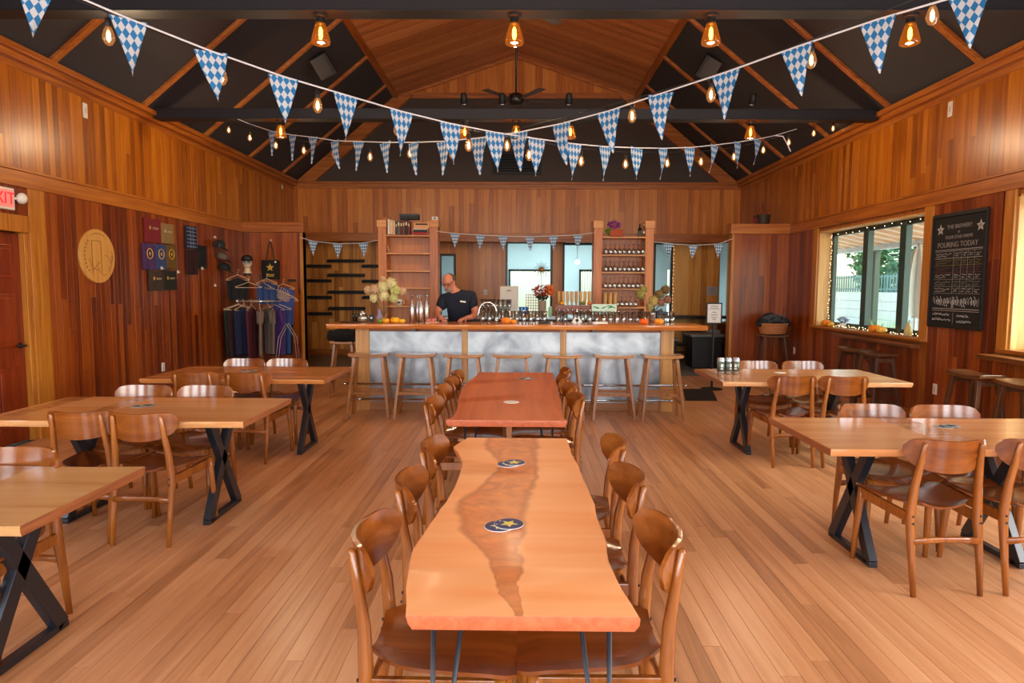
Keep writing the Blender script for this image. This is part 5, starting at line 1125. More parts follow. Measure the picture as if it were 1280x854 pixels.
obj('lower_shelf', MB().bb((-.7, -.28, .32), (.9, .34, .35)), BLKG, t)
for i, (x_, w_, c, h_) in enumerate(((3.1, .3, (150, 154, 156), .12), (3.75, .35, (60, 64, 70), .25), (4.15, .25, (176, 178, 178), .3))):
    t = thing('storage_tub', ['grey tub on the lower shelf under the dark counter', 'dark tub on the lower shelf under the dark counter', 'pale cloth bag at the right end under the dark counter'][i], 'tub', (x_, 14.0, .352)); obj('tub', MB().box((0, 0, h_ / 2), (w_, .3, h_), taper=1.1), mat('tub %d' % i, c, .5), t, bevel=.02); obj('rim', MB().bb((-w_ * .56, -.17, h_ - .02), (w_ * .56, .17, h_)), mat('tub %d' % i, c, .5), t)
t = thing('paper_notice', 'white paper sheet pinned to the alcove wall above the sign stand', 'notice', (4.28, YA - .03, 1.48)); obj('sheet', MB().bb((-.12, -.003, -.1), (.12, 0, .1)), mat('grey white paper', (190, 186, 184), .7), t); obj('pin', MB().ball((0, -.005, .085), .006, 6), BLK, t)
for i, (a, z_) in enumerate(((.06, .05), (.08, .02), (.05, -.02), (.07, -.05))): obj('printed_line', MB().bb((-a, -.005, z_), (a, -.003, z_ + .008)), GREYP, t)
t = thing('pot_of_peppers', 'dark tin of red stalks standing on top of the right screen wall', 'plant', (4.19, 11.34, 2.64)); obj('tin', MB().lathe([(.10, 0), (.11, .02), (.12, .15), (.125, .16), (.11, .16), (.1, .02), (0, .02)], 16), mat('dark tin', (62, 52, 46), .5, .3), t, smooth=True)
for i in range(9): a = random.uniform(0, 2 * PI); obj('stalk', MB().tube([(.04 * math.cos(a), .04 * math.sin(a), .1), (.07 * math.cos(a) + (i - 4) * .014, .06 * math.sin(a), .26), (.08 * math.cos(a) + (i - 4) * .022, .07 * math.sin(a), .33 + random.random() * .07)], [.005, .006, .004], 6), mat('dark red stalk', (110, 34, 24), .7), t)
obj('ribbon', MB().ball((-.14, -.05, .06), .05, 8, (1, .5, 1.2), .2).ball((-.16, -.04, .12), .03, 8, jit=.2), mat('deep red ribbon', (96, 22, 22), .7), t)
t = thing('wicker_basket', 'tan wicker basket on the stool before the right screen wall', 'basket', (4.25, 10.88, .785)); WK = mat('wicker', (176, 112, 64), .7, bump=.6, bscale=50)
for k in range(9):
    z_ = .01 + k * .02; r = .18 + k * .0055; obj('wicker_band', MB().tube([((r + (.004 if (i + k) % 2 else -.002)) * math.cos(i * PI / 16) * 1.1, (r + (.004 if (i + k) % 2 else -.002)) * math.sin(i * PI / 16) * .85, z_) for i in range(33)], .011, 6, cap=False), WK, t, smooth=True)
obj('liner', MB().lathe([(0, .005), (.17, .005), (.215, .17)], 24, sx=1.1, sy=.85), mat('basket inside', (90, 56, 30), .8), t)
t = thing('plaid_blankets', 'dark plaid blankets piled in the wicker basket', 'blankets', (4.25, 10.88, .94)); PLD = mat('dark plaid wool', (26, 28, 36), .95, bump=.4, bscale=120)
for i, (x_, y_, z_, r, sx) in enumerate(((-.13, -.02, .05, .11, 1.2), (.10, .0, .06, .12, 1.3), (0, -.06, .09, .11, 1.3), (-.04, .05, .11, .11, 1.2), (.17, -.04, .02, .09, 1.2), (-.20, -.02, .01, .08, 1.1))):
    obj('blanket', MB().ball((x_, y_, z_), r, 16, (sx, 1.0, .72), .09), PLD, t, smooth=True)
mb = MB()
for i in range(6): mb.tube([(-.22 + .44 * j / 10, -.19 + .10 * abs(j - 5) / 5 + i * .006, .0 + i * .022 + .07 * math.sin(PI * j / 10)) for j in range(11)], .003, 4)
obj('pale_stripes', mb, mat('pale wool', (120, 122, 130), .9), t)
# ================================================================ chalkboard and window sill things
cb = thing('chalkboard', 'tall black chalkboard menu on the right wall between the two windows', 'chalkboard', (XR - .02, 6.93, 1.14))
W_, H_ = .84, 1.19; CHK = mat('chalk white', (176, 172, 168), .9); CHY = mat('chalk yellow', (130, 118, 66), .9); CHP = mat('chalk pink', (112, 48, 76), .9); CHG = mat('chalk grey', (134, 130, 128), .9)
obj('board', MB().bb((-.012, -W_ / 2, 0), (0, W_ / 2, H_)), mat('black slate', (16, 16, 17), .85, bscale=5, var=.3), cb)
fr = MB().bb((-.03, -W_ / 2 - .008, 0), (.0, -W_ / 2 + .008, H_)).bb((-.03, W_ / 2 - .008, 0), (0, W_ / 2 + .008, H_)).bb((-.03, -W_ / 2, -.02), (0, W_ / 2, .02)).bb((-.03, -W_ / 2, H_ - .02), (0, W_ / 2, H_ + .02)); obj('frame', fr, BLK, cb, bevel=.003)
RT = (PI / 2, 0, -PI / 2)       # lettering that faces -x; board's left side is at +y
def chalk(txt, y_, z_, s, m=CHK): text_mesh(txt, s, m, 'lettering', cb, (-.0135, y_, z_), RT, .0008)
chalk('THE BREWERY', 0, H_ - .13, .060, CHG); chalk('at', 0, H_ - .185, .045, CHG); chalk('FOUR STAR FARMS', 0, H_ - .24, .050, CHG); chalk('POURING TODAY', .02, H_ - .32, .078, CHG)
for y_ in (.30, -.32): obj('chalk_star', MB().prism(star(.062), 0, .0012), CHK, cb, loc=(-.013, y_, H_ - .15), rot=RT); obj('star_core', MB().prism(star(.03), .001, .0018), GREYP, cb, loc=(-.013, y_, H_ - .15), rot=RT)
def hl(z_, m=CHK, a=-.37, b=.37, th=.005): obj('chalk_line', MB().bb((-.0138, a, z_), (-.0125, b, z_ + th)), m, cb)
def vl(y_, z0_, z1, m=CHG): obj('chalk_line', MB().bb((-.0138, y_, z0_), (-.0125, y_ + .004, z1)), m, cb)
hl(H_ - .375); hl(H_ - .39, CHG); rz_ = [H_ - .39 - i * .075 for i in range(7)]
for i, z_ in enumerate(rz_[1:]): hl(z_, [CHK, CHY, CHP, CHG, CHG, CHG][i], th=.004)
for y_ in (.06, -.06, -.16, -.26): vl(y_, rz_[-1], H_ - .39)
def squiggle(mb, y0, y1, z_, h):
    n = max(6, int(abs(y1 - y0) / .012)); pts = [(-.0135, y0 + (y1 - y0) * i / n, z_ + random.uniform(-h, h)) for i in range(n + 1)]; mb.tube(pts, .0022, 4)
for i in range(6):
    zz = rz_[i] - .037; m = [CHK, CHY, CHP, CHK, CHG, CHK][i]
    for (a, b) in ((.35, .10), (.045, -.045), (-.08, -.14), (-.18, -.24), (-.28, -.35)):
        mb = MB(); squiggle(mb, a, b, zz + .012, .011); squiggle(mb, a, b - (b - a) * .3, zz - .014, .008); obj('chalk_writing', mb, m, cb)
z_ = rz_[-1] - .01; hl(z_ - .155, CHK, th=.006)
for i in range(16):
    y_ = .34 - i * .045; mb = MB(); mb.tube([(-.0135, y_ + .026 * math.cos(a * .9 + i) * (1 - a / 9), z_ - .075 + .06 * math.sin(a * 1.1 + i) * (1 - a / 9)) for a in range(9)], .003, 4); obj('chalk_drawing', mb, CHK if i % 3 else CHG, cb)
mb = MB(); obj('chalk_drawing', mb.prism([(-.02, -.06), (.02, -.06), (.0, .06)], 0, .001), CHG, cb, loc=(-.0135, .04, z_ - .08), rot=RT)
hl(.165, CHK, th=.004); vl(.02, .03, .15, CHG)
for (a, b, zz) in ((.36, .08, .13), (.36, .06, .07), (-.04, -.22, .12), (-.04, -.26, .06)): mb = MB(); squiggle(mb, a, b, zz, .014); squiggle(mb, a, b, zz - .006, .012); obj('chalk_writing', mb, CHK, cb)
def sill_pumpkin(y_, s, c, label): gourd_pair(XR + .06, y_, WZ0, c, label, s, 'sill_pumpkin')
sill_pumpkin(9.98, 1.3, (236, 130, 26), 'orange pumpkin in the far corner of the window sill'); sill_pumpkin(9.85, 1.0, (230, 160, 40), 'yellow pumpkin next to the corner pumpkin on the window sill')
sill_pumpkin(8.62, 1.4, (232, 140, 30), 'orange pumpkin in the middle of the window sill'); sill_pumpkin(8.46, 1.15, (240, 176, 60), 'yellow orange pumpkin touching the middle sill pumpkin'); sill_pumpkin(5.9, 1.2, (214, 170, 90), 'pale gourd on the sill at the right picture edge')
t = thing('striped_gourd', 'tall cream and yellow striped gourd on the near end of the window sill', 'gourd', (XR + .05, 7.86, WZ0)); obj('flesh', MB().lathe([(0, 0), (.04, .01), (.05, .05), (.035, .10), (.018, .15), (.012, .17), (0, .172)], 14), mat('cream gourd', (214, 190, 120), .5, var=.4, bscale=12), t, smooth=True); obj('stem', MB().tube([(0, 0, .17), (.01, 0, .195)], .005, 6), MATS['green stem'], t)
t = thing('blue_flower_pot', 'small grey blue flower cluster in the far corner of the window sill', 'flowers', (XR + .14, 9.62, WZ0)); obj('pot', MB().lathe([(.035, 0), (.05, .06), (.045, .06), (0, .05)], 14), WHT, t, smooth=True); obj('petals', leaf_cluster(140, (0, 0, .11), .07, .018, (1.2, 1, .7)), mat('grey blue petals', (120, 130, 160), .8), t)
# fairy lights
FAIRY = mat('fairy bulb', (255, 240, 210), .4, emit=5.0, ecol=(255, 226, 176))
def fairy(name, pts, label, n):
    t = thing(name, label, 'string lights', pts[0]); P0 = Vector(pts[0]); ps = [Vector(p) - P0 for p in pts]; seg = [0]
    for a, b in zip(ps[:-1], ps[1:]): seg.append(seg[-1] + (b - a).length)
    obj('wire', MB().tube(ps, .002, 4), mat('green wire', (40, 60, 40), .6), t)
    def at(d):
        for i in range(len(seg) - 1):
            if d <= seg[i + 1]: return ps[i].lerp(ps[i + 1], (d - seg[i]) / max(1e-6, seg[i + 1] - seg[i]))
        return ps[-1]
    me = MB().ball((0, 0, 0), .0055, 6).mesh('bulb', FAIRY, True)
    for i in range(n): p = at(seg[-1] * (i + .5) / n); link('bulb', me, t, p + V(random.uniform(-.02, .0), random.uniform(-.015, .015), random.uniform(-.012, .018)))
wob = lambda a, b, n, amp: [tuple(Vector(a).lerp(Vector(b), i / n) + V(0, 0, amp * math.sin(i * 2.1))) for i in range(n + 1)]
fairy('fairy_lights', wob((XR + .155, 10.10, 2.38), (XR + .155, 10.10, 1.0), 12, .0) + wob((XR + .12, 10.0, .99), (XR + .10, 7.62, .985), 24, .004), 'fairy lights down the far window jamb and along the sill', 84)
fairy('fairy_lights', wob((XR + .165, 10.0, 2.36), (XR + .165, 7.6, 2.36), 10, .012), 'fairy lights strung along the head of the right window', 12)
fairy('fairy_lights', wob((3.42, YA - .04, 2.5), (3.42, YA - .04, .8), 12, 0), 'fairy lights beside the rightmost back window', 22)
# ================================================================ bunting
BUNT = bpy.data.materials.new('bavarian lozenge cloth'); BUNT.use_nodes = True; nt = BUNT.node_tree; N = nt.nodes.new; L = nt.links.new; b = nt.nodes['Principled BSDF']; b.inputs['Roughness'].default_value = .6
uv = N('ShaderNodeUVMap'); sp = N('ShaderNodeSeparateXYZ'); L(uv.outputs[0], sp.inputs[0])
def mth(op, a, b_):
    n = N('ShaderNodeMath'); n.operation = op
    for i, v_ in enumerate((a, b_)):
        if isinstance(v_, (int, float)): n.inputs[i].default_value = v_
        else: L(v_, n.inputs[i])
    return n.outputs[0]
u5 = mth('MULTIPLY', sp.outputs[0], 5.0); v4 = mth('MULTIPLY', sp.outputs[1], 4.8); cx = N('ShaderNodeCombineXYZ'); L(mth('ADD', u5, v4), cx.inputs[0]); L(mth('SUBTRACT', u5, v4), cx.inputs[1]); cx.inputs[2].default_value = .5
ck = N('ShaderNodeTexChecker'); ck.inputs['Scale'].default_value = 1.0; ck.inputs['Color1'].default_value = lin((4, 104, 160)); ck.inputs['Color2'].default_value = lin((184, 190, 194)); L(cx.outputs[0], ck.inputs[0]); L(ck.outputs['Color'], b.inputs['Base Color'])
b.inputs['Transmission Weight'].default_value = 0; b.inputs['Subsurface Weight'].default_value = 0
def pennant_mesh(w_=.19, h_=.285, curl=0., tw=0.):
    nv = 7; vs = []; uvs = []; fs = []
    for side in (0, 1):
        for j in range(nv + 1):
            v = j / nv
            for i in range(5):
                u = i / 4; a = (u - .5) * w_ * (1 - v); y_ = .006 * math.sin(v * 5 + u * 3) + curl * v * v * .06 + (u - .5) * (1 - v) * tw * .1 * v
                vs.append((a + curl * .02 * v * v, y_ + (.0008 if side else 0), -h_ * v)); uvs.append((.5 + (u - .5) * (1 - v), 1 - v))
    K = 5 * (nv + 1)
    for s in (0, 1):
        for j in range(nv):
            for i in range(4):
                q = (s * K + j * 5 + i, s * K + (j + 1) * 5 + i, s * K + (j + 1) * 5 + i + 1, s * K + j * 5 + i + 1); fs.append(q if s == 0 else tuple(reversed(q)))
    me = bpy.data.meshes.new('pennant'); me.from_pydata(vs, [], fs); me.materials.append(BUNT); ul = me.uv_layers.new(name='UVMap')
    for lp_ in me.loops: ul.data[lp_.index].uv = uvs[lp_.vertex_index]
    me.polygons.foreach_set('use_smooth', [True] * len(me.polygons)); return me
PEN = [pennant_mesh(curl=c, tw=t_) for c, t_ in ((0, 0), (.4, .5), (-.3, -.4), (.8, .8))]
CORD = mat('white bunting tape', (214, 214, 216), .7)
def bunting(name, line, pen, label, group, ang, scale=1., tail=None):
    P0 = Vector(line[len(line) // 2]); t = thing(name, label, 'bunting', P0, 0, group)
    obj('cord', MB().tube([Vector(p) - P0 for p in line], .005 * scale ** .5, 5, flat=.6), CORD, t)
    for i, p in enumerate(pen):
        o = link('pennant', random.choice(PEN), t, Vector(p) - P0, (random.uniform(-.05, .05), random.uniform(-.05, .05) * 2, ang + random.uniform(-.12, .12))); k_ = scale * (min(1, .86 + max(0, Vector(p).y - 3.1) * .075) if scale == 1 else 1); o.scale = (k_, 1, k_)
    if tail: obj('tail', MB().tube([Vector(p) - P0 for p in tail], .006, 5, flat=.5), CORD, t)
    return t
S1 = [(-2.08, 2.87, 2.84), (-1.83, 3.12, 2.775), (-1.57, 3.38, 2.72), (-1.3, 3.65, 2.68), (-1.03, 3.92, 2.66), (-0.75, 4.2, 2.64), (-0.47, 4.48, 2.635), (-0.18, 4.77, 2.645), (0.13, 5.08, 2.67), (0.44, 5.39, 2.7), (0.73, 5.68, 2.74), (1.06, 6.01, 2.8), (1.36, 6.31, 2.86), (1.7, 6.65, 2.94), (2.05, 7.0, 3.04), (2.41, 7.36, 3.15), (2.75, 7.7, 3.26)]
S2 = [(1.97, 2.98, 2.83), (1.71, 3.24, 2.82), (1.44, 3.51, 2.79), (1.16, 3.79, 2.75), (0.86, 4.09, 2.72), (0.58, 4.37, 2.69), (0.29, 4.66, 2.68), (-0.01, 4.96, 2.69), (-0.33, 5.28, 2.72), (-0.64, 5.58, 2.76), (-0.95, 5.9, 2.82), (-1.27, 6.22, 2.89), (-1.6, 6.55, 2.97), (-1.93, 6.88, 3.05), (-2.26, 7.21, 3.16), (-2.6, 7.55, 3.26), (-2.98, 7.93, 3.39)]
bunting('bunting', [(-4.66, .29, 3.5), (-3.4, 1.55, 3.08), (-2.6, 2.35, 2.88)] + S1 + [(3.06, 8.01, 3.37), (3.5, 8.43, 3.55)], [(-2.6, 2.35, 2.88), (-2.34, 2.61, 2.84)] + S1, 'blue and white pennant string from upper left to the right end of the far beam', 'long lozenge bunting strings crossing the hall', PI / 4, tail=[(3.06, 8.0, 3.37), (3.16, 8.0, 3.36), (3.22, 8.0, 3.26), (3.26, 8.0, 3.18)])
bunting('bunting', [(4.5, .45, 3.55), (3.4, 1.55, 3.15), (2.5, 2.45, 2.92)] + S2 + [(-3.46, 8.41, 3.6), (-3.6, 8.43, 3.66)], [(2.5, 2.45, 2.92), (2.24, 2.71, 2.87)] + S2, 'blue and white pennant string from upper right to the left end of the far beam', 'long lozenge bunting strings crossing the hall', -PI / 4)
YC = 11.12
for ln, pn, nm_ in (([(-3.74, YC, 2.37), (-3.52, YC, 2.31), (-3.10, YC, 2.265), (-2.66, YC, 2.28), (-2.40, YC, 2.33)], [(-3.52, YC, 2.31), (-3.10, YC, 2.265), (-2.66, YC, 2.28)], 'short bunting of three pennants left of the bar shelves'),
                    ([(-1.38, 10.97, 2.47), (-1.08, 10.97, 2.435), (-.656, 10.97, 2.41), (-.276, 10.97, 2.395), (.172, 10.97, 2.385), (.565, 10.97, 2.40), (.984, 10.97, 2.42), (1.255, 10.97, 2.46)], [(-1.08, 10.97, 2.435), (-.656, 10.97, 2.41), (-.276, 10.97, 2.395), (.172, 10.97, 2.385), (.565, 10.97, 2.40), (.984, 10.97, 2.42)], 'bunting of six pennants between the two shelf units'),
                    ([(2.26, YC, 2.32), (2.53, YC, 2.29), (2.95, YC, 2.265), (3.38, YC, 2.29), (3.62, YC, 2.38)], [(2.53, YC, 2.29), (2.95, YC, 2.265), (3.38, YC, 2.29)], 'short bunting of three pennants right of the bar shelves')):
    bunting('bunting', ln, pn, nm_, 'short bunting strings around the bar', 0, .86)
# ================================================================ string lights and beam lamps
GLOW = mat('warm filament', (255, 210, 140), .5, emit=30, ecol=(255, 205, 130)); GLOWS = mat('warm small filament', (255, 200, 140), .5, emit=22, ecol=(255, 205, 140))
SB = MB().lathe([(.010, .0), (.018, -.015), (.027, -.045), (.027, -.06), (.016, -.082), (0, -.09)], 12).mesh('glass', AMBS, True)
SF = MB().lathe([(.004, -.02), (.009, -.035), (.009, -.06), (.003, -.07)], 8).mesh('filament', GLOWS, True); SS = MB().lathe([(.013, .035), (.014, 0), (.011, -.004)], 10).mesh('socket', BLK, True)
def string_lights(name, line, bulbs, label, sag):
    P0 = Vector(bulbs[len(bulbs) // 2]); t = thing(name, label, 'string lights', P0)
    obj('cord', MB().tube([Vector(p) - P0 + V(0, 0, .10) for p in line], .004, 5), BLK, t)
    for p in bulbs:
        q = Vector(p) - P0 + V(0, 0, .04); sk_ = link('socket', SS, t, q); link('bulb', SB, sk_, (0, 0, 0)); link('filament', SF, sk_, (0, 0, 0)); obj('drop', MB().tube([(0, 0, .03), (0, 0, .065)], .003, 5), BLK, sk_)
B1 = [(-1.91, 3.09, 2.69), (-1.55, 3.45, 2.62), (-1.17, 3.83, 2.58), (-0.78, 4.22, 2.54), (-0.36, 4.64, 2.53), (0.07, 5.07, 2.55), (0.51, 5.51, 2.59), (0.95, 5.95, 2.65), (1.43, 6.43, 2.75), (1.88, 6.88, 2.85), (2.38, 7.38, 3.0), (2.89, 7.89, 3.18), (3.39, 8.39, 3.38), (3.94, 8.94, 3.62), (4.42, 9.42, 3.80)]
B2 = [(1.89, 3.11, 2.79), (1.51, 3.49, 2.72), (1.11, 3.89, 2.66), (0.72, 4.28, 2.64), (0.32, 4.68, 2.63), (-0.1, 5.11, 2.63), (-0.57, 5.57, 2.66), (-1.0, 6.0, 2.75), (-1.47, 6.47, 2.81), (-1.96, 6.96, 2.94), (-2.44, 7.44, 3.07), (-2.94, 7.94, 3.23), (-3.47, 8.47, 3.44), (-3.95, 8.95, 3.65), (-4.5, 9.5, 3.95)]
string_lights('string_lights', [(-4.6, .4, 3.6), (-3.2, 1.8, 3.0)] + B1 + [(4.5, 9.5, 3.75)], B1, 'warm bulb string running from upper left to the far right wall', 0)
string_lights('string_lights', [(4.5, .5, 3.6), (3.2, 1.8, 3.1)] + B2 + [(-4.6, 9.6, 3.8)], B2, 'warm bulb string running from upper right to the far left wall', 0)
def beam_lamp(x_, y_, z_, label, first, s=1.):
    t = thing('beam_lamp', label, 'lamp', (x_, y_, z_), 0, 'amber glass lamps under the steel beams')
    obj('canopy', MB().lathe([(.055, 0), (.055, -.018), (.03, -.03), (.03, -.045)], 20), BLK, t, auto=True); obj('socket', MB().lathe([(.034, -.04), (.036, -.075), (.026, -.08)], 16), BLKG, t, auto=True)
    obj('glass', MB().lathe([(.034 * s, -.06), (.044 * s, -.09), (.062 * s, -.15), (.073 * s, -.195), (.07 * s, -.215), (.056 * s, -.222)], 24), AMBG, t, smooth=True)
    obj('filament', MB().lathe([(.004, -.09), (.014, -.11), (.017, -.15), (.010, -.18), (0, -.185)], 10), GLOW, t, smooth=True)
    return t
YL1, YL2 = 5.17, 8.50
for i, x_ in enumerate((-1.545, -.048, 1.462, 2.98)): beam_lamp(x_, YL1, 3.622, ['amber lamp under the near beam, leftmost of its four', 'amber lamp under the near beam in the centre of the hall', 'amber lamp under the near beam, right of the centre one', 'amber lamp under the near beam, rightmost of its four'][i], i == 0)
for i, x_ in enumerate((-3.08, -.709, -.05, .646, 2.943)): beam_lamp(x_, YL2, 3.662, ['far beam amber lamp nearest the left wall', 'far beam amber lamp just left of the centre one', 'far beam amber lamp in the centre behind the pennants', 'far beam amber lamp just right of the centre one', 'far beam amber lamp nearest the right wall'][i], False)
for x_ in (-3.08, -1.545, -.048, 1.462, 2.98): light('POINT', 'amber_lamp_light', (x_, YL1, 3.36), 24, (1, .72, .44), rad=.04)
for x_ in (-3.08, -.05, 2.943): light('POINT', 'amber_lamp_light', (x_, YL2, 3.40), 46, (1, .72, .44), rad=.04)
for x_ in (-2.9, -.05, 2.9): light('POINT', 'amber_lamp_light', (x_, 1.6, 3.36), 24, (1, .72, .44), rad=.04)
def spot(x_, y_, z_, label, tilt):
    t = thing('spotlight', label, 'spotlight', (x_, y_, z_), 0, 'small black spotlights on the far beam'); obj('foot', MB().bb((-.03, -.03, 0), (.03, .03, .02)).bb((-.008, -.008, .02), (.008, .008, .09)), BLK, t)
    h_ = obj('head', MB().lathe([(.025, .07), (.04, .05), (.045, -.05), (.04, -.06), (0, -.05)], 14), BLK, t, loc=(0, -.02, .13), rot=(.5 * tilt, 0, 0), auto=True); obj('lens', MB().ball((0, -.0, -.06), .026, 10, (1, 1, .5)), mat('spot lens', (235, 230, 220), .3, emit=1.2), h_, smooth=True)
for i, (x_, nm_) in enumerate(((-.719, 'leftmost small black spotlight on top of the far beam'), (-.23, 'small black spotlight just left of the fan hub'), (.62, 'small black spotlight right of the fan'), (2.95, 'small black spotlight near the right end of the far beam'))): spot(x_, 8.50, 3.80, nm_, 1)
def fan(x_, y_, z_, label, off, nb=5):
    t = thing('ceiling_fan', label, 'fan', (x_, y_, z_)); obj('rod', MB().tube([(0, 0, .1), (0, 0, ZR - z_ - .12)], .017, 10), BLKG, t, smooth=True); obj('canopy', MB().lathe([(.07, ZR - z_ - .18), (.09, ZR - z_ - .1)], 16), BLKG, t)
    hb_ = obj('hub', MB().lathe([(.03, .14), (.11, .10), (.12, .02), (.08, -.04), (0, -.05)], 20), BLKG, t, smooth=True)
    for k in range(nb):
        a = off + k * 2 * PI / nb; d = V(math.cos(a), math.sin(a), 0); n_ = V(-math.sin(a), math.cos(a), 0); bl_ = obj('blade', MB().bar(d * .2 + V(0, 0, .02), d * .72 + V(0, 0, .02), (.09, .13), (.008, .006), UZ), mat('grey brown fan blade', (60, 52, 48), .5), t, bevel=.002); bl_.location = (0, 0, 0)
        obj('blade_arm', MB().bar(d * .09 + V(0, 0, .02), d * .24 + V(0, 0, .02), .03, .01, UZ), BLKG, bl_)
fan(-.065, 10.3, 4.40, 'ceiling fan on a long black rod above the bar', .25); fan(-.06, 6.75, 4.37, 'nearer ceiling fan mostly hidden by the near beam', .85, 3)
for s, (x_, y_, z_) in ((-1, (-3.03, 10.28, 4.93)), (1, (2.89, 10.33, 4.92))):
    t = thing('ceiling_speaker', 'black loudspeaker hung on the dark slope at the %s' % ('left' if s < 0 else 'right'), 'speaker', (x_, y_, z_)); obj('cabinet', MB().box((0, 0, 0), (.26, .22, .34), (.5, s * .5, 0)), BLK, t, bevel=.012); obj('bracket', MB().bar((0, 0, 0), (s * .06, 0, .22), .05, .02, (0, 1, 0)), BLK, t)
    obj('grille', MB().box((0, -.115, -.06), (.22, .008, .30), (.5, s * .5, 0)), BLKG, t)
# ================================================================ the barman
SKIN = mat('skin', (200, 124, 96), .5, bscale=14, var=.06); NAVY = mat('navy polo', (16, 22, 40), .85, bump=.25, bscale=60)
def skinned(name, verts, edges, radii, m, parent, root=0, lv=2):
    me = bpy.data.meshes.new(name); bm = bmesh.new(); ly = bm.verts.layers.skin.verify(); vv = [bm.verts.new(v) for v in verts]
    for v, r in zip(vv, radii): v[ly].radius = (r, r) if not isinstance(r, tuple) else r
    vv[root][ly].use_root = True
    for a, b_ in edges: bm.edges.new((vv[a], vv[b_]))
    bm.to_mesh(me); bm.free(); me.materials.append(m); o = link(name, me, parent); sk = o.modifiers.new('skin', 'SKIN'); sk.use_smooth_shade = True; ss = o.modifiers.new('sub', 'SUBSURF'); ss.levels = lv; ss.render_levels = lv; return o
pm = thing('person', 'bald bespectacled barman in a navy polo leaning over the bar with head bowed', 'person', (-.80, 8.80, 0))
# local coordinates: x right in the picture, -y towards the camera
vs = [(0, .08, .98), (.0, .06, 1.12), (-.01, .02, 1.27), (-.03, -.05, 1.39), (-.085, -.11, 1.50), (-.115, -.135, 1.56), (-.135, -.15, 1.61), (-.14, -.15, 1.655),   # 0-7 pelvis..crown
      (.15, -.05, 1.40), (.215, -.10, 1.20), (.19, -.26, 1.145), (.10, -.38, 1.135),   # 8-11 picture-right arm: shoulder, elbow, forearm, wrist
      (-.20, -.07, 1.37), (-.30, -.14, 1.20), (-.26, -.30, 1.15), (-.20, -.41, 1.14),   # 12-15 other arm
      (.11, .07, .92), (.12, .03, .50), (.13, .10, .08), (-.11, .07, .92), (-.12, .03, .50), (-.13, .10, .08)]
ed = [(0, 1), (1, 2), (2, 3), (3, 4), (4, 5), (5, 6), (6, 7), (3, 8), (8, 9), (9, 10), (10, 11), (3, 12), (12, 13), (13, 14), (14, 15), (0, 16), (16, 17), (17, 18), (0, 19), (19, 20), (20, 21)]
ra = [.14, .14, .13, .085, .052, .07, .088, .07, .058, .050, .044, .03, .058, .050, .044, .03, .09, .065, .045, .09, .065, .045]
body = skinned('body', vs, ed, ra, SKIN, pm)
def hand(wr, d, side):
    d = Vector(d).normalized(); up = V(0, 0, 1); sd_ = d.cross(up).normalized() * side; w = Vector(wr)
    palm = w + d * .045 + V(0, 0, -.008); v_ = [w, palm]; e_ = [(0, 1)]; r_ = [.027, .03]
    for k in range(4):
        b0 = w + d * .075 + sd_ * (.027 - .018 * k) + V(0, 0, -.01); L_ = (.07, .078, .072, .056)[k]; n0 = len(v_)
        v_ += [b0, b0 + d * L_ * .5 + V(0, 0, -.012), b0 + d * L_ * .85 + V(0, 0, -.034)]; r_ += [.010, .0092, .008]; e_ += [(1, n0), (n0, n0 + 1), (n0 + 1, n0 + 2)]
    n0 = len(v_); b0 = w + d * .03 + sd_ * .032 + V(0, 0, -.012); v_ += [b0, b0 + d * .03 + sd_ * .025 + V(0, 0, -.01), b0 + d * .055 + sd_ * .03 + V(0, 0, -.018)]; r_ += [.013, .0105, .009]; e_ += [(1, n0), (n0, n0 + 1), (n0 + 1, n0 + 2)]
    return skinned('hand', v_, e_, r_, SKIN, pm)
hand(vs[11], (-.5, -.8, -.05), -1); hand(vs[15], (.35, -.9, -.05), 1)
# shirt: same trunk, a little fuller, with short sleeves
sv = [(0, .08, .93), (.0, .06, 1.10), (-.01, .02, 1.25), (-.03, -.04, 1.385), (-.06, -.075, 1.465), (.15, -.045, 1.395), (.21, -.10, 1.235), (-.20, -.065, 1.365), (-.29, -.13, 1.235)]
skinned('polo_shirt', sv, [(0, 1), (1, 2), (2, 3), (3, 4), (3, 5), (5, 6), (3, 7), (7, 8)], [(.185, .15), (.185, .155), (.185, .16), .165, .085, .105, .082, .105, .082], NAVY, pm)
obj('collar', MB().tube([(-.03, -.01, 1.475), (.0, -.06, 1.47), (-.04, -.15, 1.42)], .018, 6, flat=.5).tube([(-.06, .0, 1.475), (-.125, -.05, 1.465), (-.10, -.16, 1.42)], .018, 6, flat=.5), NAVY, pm, smooth=True)
obj('chest_print', MB().box((.055, -.205, 1.345), (.075, .006, .02), (-.3, .12, .15)), WHT, pm)
skinned('trousers', [(0, .08, .96), (.11, .07, .88), (.12, .03, .50), (.13, .10, .12), (-.11, .07, .88), (-.12, .03, .50), (-.13, .10, .12)], [(0, 1), (1, 2), (2, 3), (0, 4), (4, 5), (5, 6)], [.165, .105, .08, .065, .105, .08, .065], mat('dark trousers', (30, 30, 36), .9), pm)
for s in (-1, 1): obj('shoe', MB().ball((s * .13, .05, .045), .06, 14, (.85, 2.0, .75)), BLK, pm, smooth=True)
